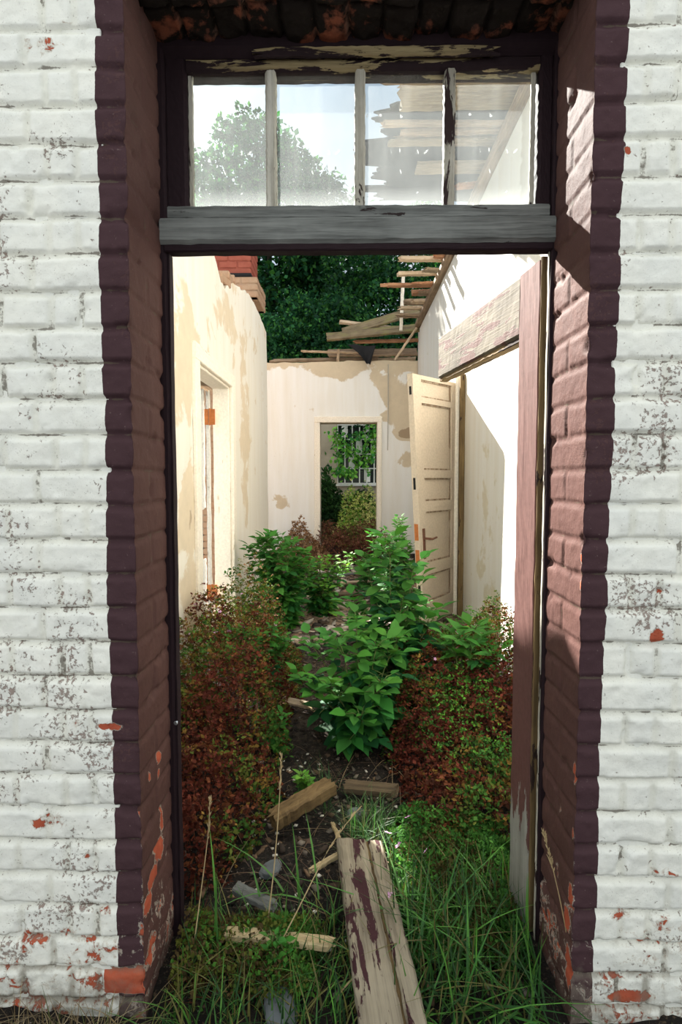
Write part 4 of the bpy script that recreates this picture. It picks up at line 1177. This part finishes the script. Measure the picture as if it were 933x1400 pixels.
# ---- grass
def grass(name, n, region, hmin, hmax, pal, seed, label, wid=.0045, lean=.5, dens=None, cat='grass', mat='grass', curl=1.0):
    rng = np.random.default_rng(seed); x0, x1, y0, y1 = region
    x = rng.uniform(x0, x1, n * 4); y = rng.uniform(y0, y1, n * 4)
    if dens is not None:
        k = rng.random(n * 4) < dens(x, y); x, y = x[k], y[k]
    x, y = x[:n], y[:n]; n = len(x)
    h = rng.uniform(hmin, hmax, n); az = rng.random(n) * 6.28; ln = rng.random(n) * lean
    d = np.stack([np.cos(az), np.sin(az), np.zeros(n)], 1)
    s = np.stack([-np.sin(az), np.cos(az), np.zeros(n)], 1); tw = rng.normal(size=(n, 1)) * .5
    s = s * np.cos(tw) + d * np.sin(tw)
    b = np.stack([x, y, gz(x, y) - .01], 1)
    rows = []; K = 5
    for i in range(K + 1):
        t = i / K
        fwd = (ln * t + curl * ln * t * t)[:, None] * h[:, None]
        upz = (h * (t - .32 * ln * t * t * (1 + curl)))[:, None]
        c = b + d * fwd + np.array([0, 0, 1.]) * upz
        w = wid * (1 - t ** 1.7) * rng.uniform(.7, 1.3, (n, 1)) / 2 + .0002
        rows += [c - s * w, c + s * w]
    V = np.stack(rows, 1).reshape(-1, 3); m_ = 2 * (K + 1)
    f = np.array([[2 * i, 2 * i + 1, 2 * i + 3, 2 * i + 2] for i in range(K)])
    F = ((np.arange(n) * m_)[:, None, None] + f[None]).reshape(-1, 4)
    pal = np.array(pal); col = pal[rng.integers(0, len(pal), n)] * (.65 + .7 * rng.random((n, 1)))
    ok = clear(V, F).reshape(n, K).all(1); F = F.reshape(n, K, 4)[ok].reshape(-1, 4)
    o = link(name, mesh(name, V, F, col=np.repeat(col, m_, 0), smooth=True), M[mat])
    return tag(o, label, cat, kind='stuff')
GP = [(.030, .10, .024), (.055, .18, .034), (.11, .30, .05), (.022, .075, .02), (.16, .15, .05)]
grass('grass', 850, (-.50, .02, 1.16, 1.53), .05, .16, GP + [(.20, .19, .06)], 61, 'green grass in front of the doorway, left of the fallen plank', .0045, .6)
grass('grass', 800, (.10, .56, 1.18, 1.72), .08, .24, GP, 62, 'longer bright green grass in front of the doorway, right of the fallen plank', .0055, .75)
grass('grass', 42, (.14, .54, 1.2, 1.55), .16, .28, [(.06, .21, .045), (.10, .27, .06), (.05, .17, .04)], 67, 'few long broad grass blades arching over the plank from the right', .0085, 1.0, curl=1.4)
grass('grass', 20, (-.42, -.06, 1.35, 1.70), .16, .28, [(.10, .28, .06), (.12, .32, .07)], 68, 'few broad green grass blades before the red brown herbs on the left', .0085, .8)
grass('grass', 420, (-.02, .20, 1.86, 2.12), .06, .18, [(.03, .09, .03), (.05, .14, .04), (.09, .10, .05)], 63, 'dark fine grass tuft beyond the end of the fallen plank', .003, .7, lambda x, y: np.exp(-((x - .08) / .07) ** 2 - ((y - 1.97) / .09) ** 2))
grass('grass', 110, (-.22, -.06, 2.14, 2.38), .06, .14, [(.03, .09, .03), (.05, .14, .04)], 64, 'small dark grass tuft by the little weed', .003, .7)
grass('dry_grass', 1600, (-1.2, -.52, 1.05, 1.212), .06, .17, [(.30, .23, .14), (.42, .34, .22), (.18, .13, .08), (.12, .14, .05)], 65, 'dry brown grass at the foot of the left wall pier', .003, 1.0)
grass('dry_grass', 500, (.60, 1.2, 1.04, 1.235), .03, .09, [(.20, .16, .09), (.10, .14, .04), (.06, .2, .04)], 66, 'sparse grass at the foot of the right wall pier', .003, 1.0)
# tall broad blades with their own place
def blade_stalk(name, pts, w, label, m, cat='grass stalk', seed=0, ear=0, group=None):
    mb = MB(); n = len(pts)
    P_ = []
    for i in range(13):                                           # smooth the polyline
        t = i / 12 * (n - 1); k = min(int(t), n - 2); f = t - k
        p0 = Vector(pts[max(k - 1, 0)]); p1 = Vector(pts[k]); p2 = Vector(pts[k + 1]); p3 = Vector(pts[min(k + 2, n - 1)])
        P_.append(.5 * ((2 * p1) + (p2 - p0) * f + (2 * p0 - 5 * p1 + 4 * p2 - p3) * f * f + (3 * p1 - p0 - 3 * p2 + p3) * f ** 3))
    mb.tube(P_, [w * (1 - .55 * i / 12) for i in range(13)], 5)
    if ear:
        r = random.Random(seed)
        for i in range(30):
            t = 1 - ear * r.random(); k = min(int(t * 12), 11); p = P_[k].lerp(P_[k + 1], t * 12 - k); d = (P_[k + 1] - P_[k]).normalized()
            q = p + d * .014 + Vector((r.uniform(-1, 1), r.uniform(-1, 1), r.uniform(-.3, .6))) * .006
            mb.tube([p, (p + q) / 2, q], [.0004, .0016, .0003], 4)
    o = mb.build(name, m, smooth=True); return tag(o, label, cat, group)
dryst = mat_plain('dry_stalk', (.42, .32, .17), .8, .3, 60)
blade_stalk('grass_stalk', [(-.41, 1.36, 0), (-.40, 1.42, .14), (-.385, 1.46, .30), (-.38, 1.47, .40)], .0022, 'dry seed stalk standing against the left jamb', dryst, seed=1, ear=.35)
blade_stalk('grass_stalk', [(-.23, 1.44, 0), (-.21, 1.50, .18), (-.20, 1.56, .36), (-.20, 1.60, .46)], .0022, 'tall upright dry seed stalk in front of the red brown herbs', dryst, seed=2, ear=.30)
blade_stalk('grass_stalk', [(-.22, 1.36, 0), (-.14, 1.42, .12), (-.05, 1.52, .24), (.03, 1.60, .30)], .0022, 'long dry seed stalk arching right over the dark soil', dryst, seed=3, ear=.40)
blade_stalk('grass_stalk', [(-.03, 1.28, .02), (.03, 1.30, .07), (.06, 1.26, .10), (.09, 1.22, .07)], .0025, 'bent straw coloured blade beside the plank at the bottom', dryst, seed=4)
blade_stalk('grass_stalk', [(.545, 1.30, 0), (.535, 1.29, .14), (.51, 1.30, .28), (.475, 1.31, .42)], .0020, 'dry stalk leaning over the right brick corner', dryst, seed=5, ear=.25)

# ================================================================= DEBRIS ON THE FLOOR
def lay(name, a, b, W, T, m, label, cat, seed, jag=(.02, .02), up=(0, 0, 1), wear=.0016, bend=0, group=None):
    Mx, L = frame_from(a, b, up); mb = MB(); mb.board(L, W, T, seed, jag=jag, wear=wear, segs=18, bend=bend)
    o = mb.build(name, m); o.matrix_world = Mx; return tag(o, label, cat, group)
# moulded plank: two faces with a groove
Mx, L = frame_from((.032, 1.775, .075), (.098, 1.12, .085), (0.05, 0, 1))
pk = empty('fallen_plank', (0, 0, 0), 'long moulded plank with flaking purple paint lying towards the viewer', 'plank'); pk.matrix_world = Mx
mb = MB(); mb.board(L, .096, .040, 201, jag=(.012, 0), wear=.0015, segs=26); o = mb.build('face', M['plank'], pk); o.location = (0, -.024, 0)
mb = MB(); mb.board(L, .022, .022, 202, wear=.0006, segs=20); o = mb.build('groove', M['brown'], pk); o.location = (0, .029, -.006)
mb = MB(); mb.board(L, .046, .036, 203, jag=(.01, 0), wear=.0015, segs=26); o = mb.build('lip', M['plank'], pk); o.location = (.004, .056, -.002)
lay('split_log', (-.30, 1.955, .02), (-.065, 2.145, .065), .072, .060, M['log'], 'short split log with bark coloured grain lying on the black soil', 'log', 211, (.04, .02), wear=.004)
lay('stick', (-.125, 1.70, .03), (-.00, 1.775, .055), .018, .016, M['stick'], 'pale straight stick pointing at the end of the plank', 'stick', 212)
lay('stick', (-.062, 2.03, -.02), (-.03, 1.83, .05), .014, .012, M['stick'], 'thin brown stick slanting up near the dark grass tuft', 'stick', 213)
lay('board_piece', (-.35, 1.625, .035), (-.20, 1.53, .04), .040, .018, M['bar_grey'], 'short grey board half buried in grass below the herbs', 'board', 214, (.02, .03))
lay('board_piece', (-.335, 1.440, .045), (-.03, 1.400, .05), .035, .022, M['stick'], 'long narrow pale board lying across the grass', 'board', 215, (.04, .03))
lay('board_piece', (-.40, 3.12, .02), (-.17, 2.98, .03), .07, .015, M['batten_pale'], 'thin tan board in the sunny patch left of the low sapling', 'board', 216, (.05, .04))
lay('board_piece', (-.13, 2.98, .03), (.0, 2.80, .02), .10, .012, M['debris_wood'], 'flat brown board under the low sapling', 'board', 217, (.03, .03))
lay('stick', (-.27, 3.02, .05), (-.14, 2.86, .03), .010, .010, M['stick'], 'thin pale twig crossing the sunny patch', 'stick', 218)
lay('board_piece', (-.02, 2.25, .0), (.20, 2.18, .02), .07, .03, M['debris_wood'], 'dark mossy board behind the dark grass tuft', 'board', 219)
lay('board_piece', (-.15, 6.0, .03), (.32, 5.9, .05), .14, .02, M['debris_wood'], 'wide dark board lying across the far passage', 'board', 220)
lay('board_piece', (-.10, 6.6, .04), (.35, 6.72, .04), .10, .02, M['batten_pale'], 'pale board lying across the far passage', 'board', 221)
lay('board_piece', (-.2, 7.2, .03), (.22, 7.3, .04), .09, .02, M['bar_grey'], 'grey board lying furthest down the passage', 'board', 222)
def stone(name, loc, s, m, label, cat, seed):
    r = np.random.default_rng(seed); V = []; F = []; nu, nv = 14, 9
    for j in range(nv + 1):
        for i in range(nu):
            th = math.pi * j / nv; ph = 2 * math.pi * i / nu
            d = np.array([math.sin(th) * math.cos(ph), math.sin(th) * math.sin(ph), math.cos(th)])
            k = 1 + .35 * (float(fbm(np.array([d[0] * 2 + seed]), np.array([d[1] * 2 + d[2] * 1.7]), seed, 3)[0]) - .5)
            q = np.sign(d) * np.abs(d) ** .75 * k * np.array(s); V.append(tuple(q))
    for j in range(nv):
        for i in range(nu): F.append((j * nu + i, (j + 1) * nu + i, (j + 1) * nu + (i + 1) % nu, j * nu + (i + 1) % nu))
    o = link(name, mesh(name, V, F), m); o.location = loc; o.rotation_euler = (.1, .2, seed); return tag(o, label, cat)
stone('stone', (-.262, 1.80, -.035), (.034, .046, .014), M['stone'], 'pale grey stone on the black soil beside the herbs', 'stone', 3)
stone('stone', (-.165, 1.275, -.005), (.05, .04, .012), M['stone'], 'bluish flat stone in the grass left of the plank', 'stone', 5)
stone('stone', (.03, 2.10, -.03), (.04, .03, .022), M['stone'], 'dull rounded stone by the dark mossy board', 'stone', 7)

def rubble(name, n, region, size, pal, seed, label, dens=None):
    rng = np.random.default_rng(seed); x0, x1, y0, y1 = region
    x = rng.uniform(x0, x1, n * 3); y = rng.uniform(y0, y1, n * 3)
    if dens is not None: k = rng.random(n * 3) < dens(x, y); x, y = x[k], y[k]
    x, y = x[:n], y[:n]; n = len(x)
    cube = np.array([[sx, sy, sz] for sx in (-1, 1) for sy in (-1, 1) for sz in (-1, 1)], float) * .5
    cf = np.array([[0, 1, 3, 2], [4, 6, 7, 5], [0, 4, 5, 1], [2, 3, 7, 6], [0, 2, 6, 4], [1, 5, 7, 3]])
    s = rng.uniform(size[0], size[1], (n, 1)) ** 1.0 * np.stack([rng.uniform(.6, 1.8, n), rng.uniform(.4, 1.2, n), rng.uniform(.12, .5, n)], 1)
    az = rng.random(n) * 6.28
    loc = cube[None] * s[:, None] * rng.uniform(.7, 1.2, (n, 8, 1))
    tl = rng.normal(size=(n, 1)) * .3
    lx = loc[..., 0] * np.cos(az)[:, None] - loc[..., 1] * np.sin(az)[:, None]
    ly = loc[..., 0] * np.sin(az)[:, None] + loc[..., 1] * np.cos(az)[:, None]
    lz = loc[..., 2] + lx * tl
    V = np.stack([lx + x[:, None], ly + y[:, None], lz + gz(x, y)[:, None] + s[:, 2:3] * .35], -1).reshape(-1, 3)
    F = ((np.arange(n) * 8)[:, None, None] + cf[None]).reshape(-1, 4)
    pal = np.array(pal); c = pal[rng.integers(0, len(pal), n)] * (.6 + .8 * rng.random((n, 1)))
    ok = clear(V, F).reshape(n, 6).all(1); F = F.reshape(n, 6, 4)[ok].reshape(-1, 4)
    o = link(name, mesh(name, V, F, col=np.repeat(c, 8, 0)), M['col'])
    return tag(o, label, 'rubble', kind='stuff')
RB = [(.05, .035, .025), (.09, .06, .04), (.03, .025, .02), (.16, .10, .06), (.20, .17, .14)]
rubble('rubble', 1500, (-.60, .45, 1.3, 4.3), (.006, .028), RB, 71, 'dark crumbs, bark and plaster chips on the near passage floor')
rubble('rubble', 1700, (-.95, 1.0, 4.2, 8.5), (.02, .09), RB + [(.32, .24, .17), (.45, .38, .31), (.28, .17, .11), (.55, .50, .44)], 72, 'brown and pale rubble in the sun down the passage')
rubble('plaster_chips', 130, (-.40, .20, 1.45, 2.6), (.004, .014), [(.70, .68, .62), (.55, .52, .46)], 73, 'tiny white plaster chips on the black soil')
grass('straw', 260, (-.45, .25, 1.5, 4.2), .06, .18, [(.30, .22, .13), (.18, .11, .07), (.12, .07, .05)], 74, 'thin dead stems lying over the dark floor', .0025, 2.2, cat='dead stems')

# bent screw in the left jamb
mb = MB(); mb.tube([(0, 0, 0), (.004, -.018, .006), (.012, -.03, .016)], .0022, 8); mb.tube([(-.0, .0, 0), (-.001, -.003, -.001)], .0055, 10)
o = mb.build('screw', M['screw']); o.location = (-.468, 1.466, .62); tag(o, 'small bent zinc screw sticking out of the left jamb', 'screw')

# ================================================================= TREES BEYOND
def tree(name, base, lumps, n, leaf, pal, seed, label, trunk=.16, top=None, group='trees behind the ruin'):
    rng = np.random.default_rng(seed)
    root = empty(name, base, label, 'tree', group)
    Ls = np.array(lumps, float); vol = Ls[:, 3] ** 2; pr = vol / vol.sum()
    i = rng.choice(len(Ls), n, p=pr)
    m_ = n // 130; ci = rng.choice(len(Ls), m_, p=pr); cd = unit(rng.normal(size=(m_, 3)))
    cp = Ls[ci, :3] + cd * (Ls[ci, 3] * (1 - rng.random(m_) ** 2 * .5) * (.8 + .4 * rng.random(m_)))[:, None] * np.array([1, 1, .9])
    w_ = rng.integers(0, m_, n); tone = (.55 + .9 * rng.random(m_))[w_]
    d = unit(rng.normal(size=(n, 3))); P = cp[w_] + d * (rng.random(n) ** .5 * (.20 + .17 * Ls[ci, 3])[w_])[:, None] * np.array([1, 1, .7])
    D = d * .6 + rng.normal(size=(n, 3)) * .6 + np.array([0, 0, -.15]); N = d * .7 + rng.normal(size=(n, 3)) * .5 + np.array([0, 0, .6])
    L = rng.uniform(leaf * .7, leaf * 1.35, n)
    pal = np.array(pal); c = pal[rng.integers(0, len(pal), n)] * (.7 + .6 * rng.random((n, 1))) * tone[:, None]
    V, F, Cc = diamonds(P, D, N, L, L * rng.uniform(.5, .8, n), c)
    link('crown', mesh('crown', V, F, col=Cc), M['tree'], root)
    mb = MB(); zt = top or max(l[2] for l in lumps)
    mb.tube([(0, 0, -.3), (.05, .0, zt * .3), (-.04, .05, zt * .65), (0, 0, zt * .95)], [trunk * 1.3, trunk, trunk * .7, trunk * .25], 9)
    for l in lumps:
        mb.tube([(0, 0, max(.4, l[2] * .55)), (l[0] * .5, l[1] * .5, l[2] * .82), (l[0], l[1], l[2])], [trunk * .4, trunk * .28, trunk * .1], 6)
    mb.build('trunk', M['bark'], root, smooth=True)
    return root
TG = [(.014, .070, .030), (.024, .105, .036), (.050, .17, .035), (.009, .05, .024)]
tree('tall_tree', (-2.3, 16.5, 0), [(-.3, 0, 10.6, 1.25), (-.9, .2, 9.3, 1.5), (.6, .1, 9.5, 1.35), (-1.6, 0, 8.0, 1.5), (1.4, .2, 8.0, 1.5), (0, -.4, 7.6, 2.0), (2.0, 0, 6.9, 1.4), (-2.0, 0, 6.4, 1.6), (.1, 0, 5.2, 2.4), (1.6, .3, 5.0, 1.8), (-1.5, 0, 4.4, 1.9), (0, 0, 3.2, 2.2)], 52000, .16, TG, 81, 'tall pale green tree filling the left transom panes against the sky')
tree('broad_tree', (1.5, 14.5, 0), [(0, 0, 6.6, 1.5), (-.8, -.2, 5.4, 1.5), (.9, 0, 5.6, 1.5), (-1.2, 0, 4.0, 1.6), (.3, -.4, 3.9, 1.8), (1.5, 0, 4.0, 1.6), (0, 0, 2.6, 1.9), (-1.3, 0, 2.3, 1.5)], 50000, .11, TG, 82, 'dark green tree behind the roof battens, right of the tall one')
tree('dark_tree', (-.8, 13.2, 0), [(0, 0, 4.3, 1.4), (-.9, .1, 3.6, 1.3), (.9, -.1, 3.8, 1.3), (0, -.2, 2.7, 1.6), (-1.4, 0, 2.3, 1.3), (1.3, 0, 2.3, 1.4)], 62000, .095, TG, 83, 'dense dark tree directly above the middle of the end wall')
tree('dark_tree', (-4.1, 14.0, 0), [(0, 0, 4.6, 1.5), (-1.0, 0, 3.6, 1.4), (1.0, -.1, 3.9, 1.4), (0, -.2, 2.7, 1.8), (1.3, 0, 2.4, 1.4)], 26000, .10, TG, 84, 'dark tree just above the chimney beyond the cream wall')
tree('pale_tree', (-5.4, 19, 0), [(0, 0, 11.2, .9), (.5, 0, 9.9, 1.3), (-.7, 0, 9.6, 1.3), (.1, 0, 8.0, 1.8), (.2, 0, 5.6, 2.2)], 22000, .16, [(.03, .11, .035), (.05, .16, .045)], 85, 'smaller green tree at the left edge of the transom')

# creeper over the far window
def creeper():
    rng = np.random.default_rng(91); r = random.Random(91)
    root = empty('creeper', (.2, 11.3, .2), 'green leafy creeper hanging over the many paned window beyond the end doorway', 'creeper')
    st = MB(); P = []
    paths = [((-.45, 0, 2.0), (-.2, -.1, 1.7), (.0, 0, 1.4)), ((-.35, 0, 1.55), (.0, -.08, 2.05), (.5, 0, 2.35)), ((.55, 0, 2.4), (.2, -.1, 2.1), (.05, 0, 1.35)), ((.3, 0, 2.4), (.35, -.1, 1.8), (.15, 0, 1.2)),
             ((.6, 0, 2.3), (.5, -.1, 1.9), (.3, 0, 1.6)), ((-.5, 0, 2.1), (-.45, -.1, 1.6), (-.3, 0, 1.1)), ((-.5, 0, 1.2), (-.3, -.1, 1.3), (-.1, 0, 1.15)), ((.2, .0, 2.35), (.45, -.05, 2.2), (.6, 0, 2.1))]
    for a in paths:
        a = [Vector(v) for v in a]; pts = []
        for i in range(11):
            t = i / 10; pts.append(a[0] * (1 - t) ** 2 + a[1] * 2 * t * (1 - t) + a[2] * t * t + Vector((r.uniform(-.02, .02), r.uniform(-.05, .05), r.uniform(-.02, .02))))
        st.tube(pts, .006, 5)
        for _ in range(120):
            k = r.randrange(10); p = pts[k].lerp(pts[k + 1], r.random()); P.append(p + Vector((r.gauss(0, .06), r.gauss(0, .07), r.gauss(0, .05))))
    P = np.array([tuple(p) for p in P]); n = len(P)
    D = rng.normal(size=(n, 3)) + np.array([0, -.2, -.5]); N = rng.normal(size=(n, 3)) * .6 + np.array([0, -.6, .6])
    L = rng.uniform(.05, .10, n); c = np.array([G2, G3, G4, G4])[rng.integers(0, 4, n)] * 1.5 * (.7 + .6 * rng.random((n, 1)))  # leaf colour lifted in place of sunlight the far wall blocks
    V, F, Cc = ovates(P, D, N, L, L * .75, c)
    st.build('stem', M['stem'], root); link('foliage', mesh('foliage', V, F, col=Cc, smooth=True), M['leaf'], root)
creeper()
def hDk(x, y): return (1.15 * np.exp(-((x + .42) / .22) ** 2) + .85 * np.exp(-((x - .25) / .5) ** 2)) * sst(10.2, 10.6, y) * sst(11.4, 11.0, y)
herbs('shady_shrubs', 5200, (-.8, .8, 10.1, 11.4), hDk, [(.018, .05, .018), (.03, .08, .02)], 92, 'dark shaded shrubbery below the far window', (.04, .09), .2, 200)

# ================================================================= LIGHT, SKY, CAMERA
sun = bpy.data.lights.new('sun', 'SUN'); sun.energy = 28.0; sun.angle = .009; sun.color = (1.0, .95, .87)
so = bpy.data.objects.new('sun', sun); COL.objects.link(so); so.location = (-5, 10, 8)
so.rotation_euler = SUN_DIR.to_track_quat('-Z', 'Y').to_euler()

w = bpy.data.worlds.new('sky'); SC.world = w; w.use_nodes = True
t = w.node_tree; t.nodes.clear(); nd = lambda k: t.nodes.new(k)
out = nd('ShaderNodeOutputWorld'); bg = nd('ShaderNodeBackground'); tc = nd('ShaderNodeTexCoord')
nz = nd('ShaderNodeTexNoise'); nz.inputs['Scale'].default_value = 1.7; nz.inputs['Detail'].default_value = 7; nz.inputs['Roughness'].default_value = .55
t.links.new(tc.outputs['Generated'], nz.inputs['Vector'])
mr = nd('ShaderNodeMapRange'); mr.inputs[1].default_value = .50; mr.inputs[2].default_value = .76; t.links.new(nz.outputs['Fac'], mr.inputs[0])
mx = nd('ShaderNodeMix'); mx.data_type = 'RGBA'; mx.inputs[6].default_value = (.50, .68, .90, 1); mx.inputs[7].default_value = (1.09, 1.13, 1.12, 1)
def lobe(d, lo, hi, gain):                     # brighter sky towards a direction
    v = nd('ShaderNodeVectorMath'); v.operation = 'DOT_PRODUCT'; v.inputs[1].default_value = Vector(d).normalized(); t.links.new(tc.outputs['Generated'], v.inputs[0])
    m = nd('ShaderNodeMapRange'); m.interpolation_type = 'SMOOTHSTEP'; m.inputs[1].default_value = lo; m.inputs[2].default_value = hi; m.inputs[4].default_value = gain
    t.links.new(v.outputs['Value'], m.inputs[0]); return m.outputs[0]
c1 = nd('ShaderNodeMath'); c1.operation = 'MAXIMUM'; t.links.new(mr.outputs[0], c1.inputs[0]); t.links.new(lobe((0, -1, .3), -.35, .3, 1.0), c1.inputs[1])
c2 = nd('ShaderNodeMath'); c2.operation = 'MAXIMUM'; t.links.new(c1.outputs[0], c2.inputs[0]); t.links.new(lobe(-SUN_DIR, .91, .99, 1.0), c2.inputs[1])
t.links.new(c2.outputs[0], mx.inputs[0])
ad = nd('ShaderNodeMath'); ad.operation = 'ADD'; t.links.new(lobe((0, -1, .45), -.1, .9, .47), ad.inputs[0]); t.links.new(lobe(-SUN_DIR, .88, 1.0, .5), ad.inputs[1])
a2 = nd('ShaderNodeMath'); a2.operation = 'ADD'; a2.inputs[1].default_value = .74; t.links.new(ad.outputs[0], a2.inputs[0])
t.links.new(mx.outputs[2], bg.inputs['Color']); t.links.new(a2.outputs[0], bg.inputs['Strength']); t.links.new(bg.outputs[0], out.inputs[0])

cam = bpy.data.cameras.new('camera'); co = bpy.data.objects.new('camera', cam); COL.objects.link(co); SC.camera = co
cam.sensor_fit = 'VERTICAL'; cam.sensor_height = 36; cam.sensor_width = 24; cam.lens = 760 / 1400 * 36
cam.clip_start = .05; cam.clip_end = 200
co.location = (0, 0, H)
co.rotation_euler = (math.radians(90 - 3.39), 0, math.radians(.79))
SC.view_settings.view_transform = 'Standard'; SC.view_settings.look = 'None'; SC.view_settings.gamma = 1; SC.view_settings.exposure = 0
SC.view_settings.use_curve_mapping = False
SC.cycles.max_bounces = 10; SC.cycles.transparent_max_bounces = 12; SC.cycles.diffuse_bounces = 5
SC.cycles.use_denoising = True
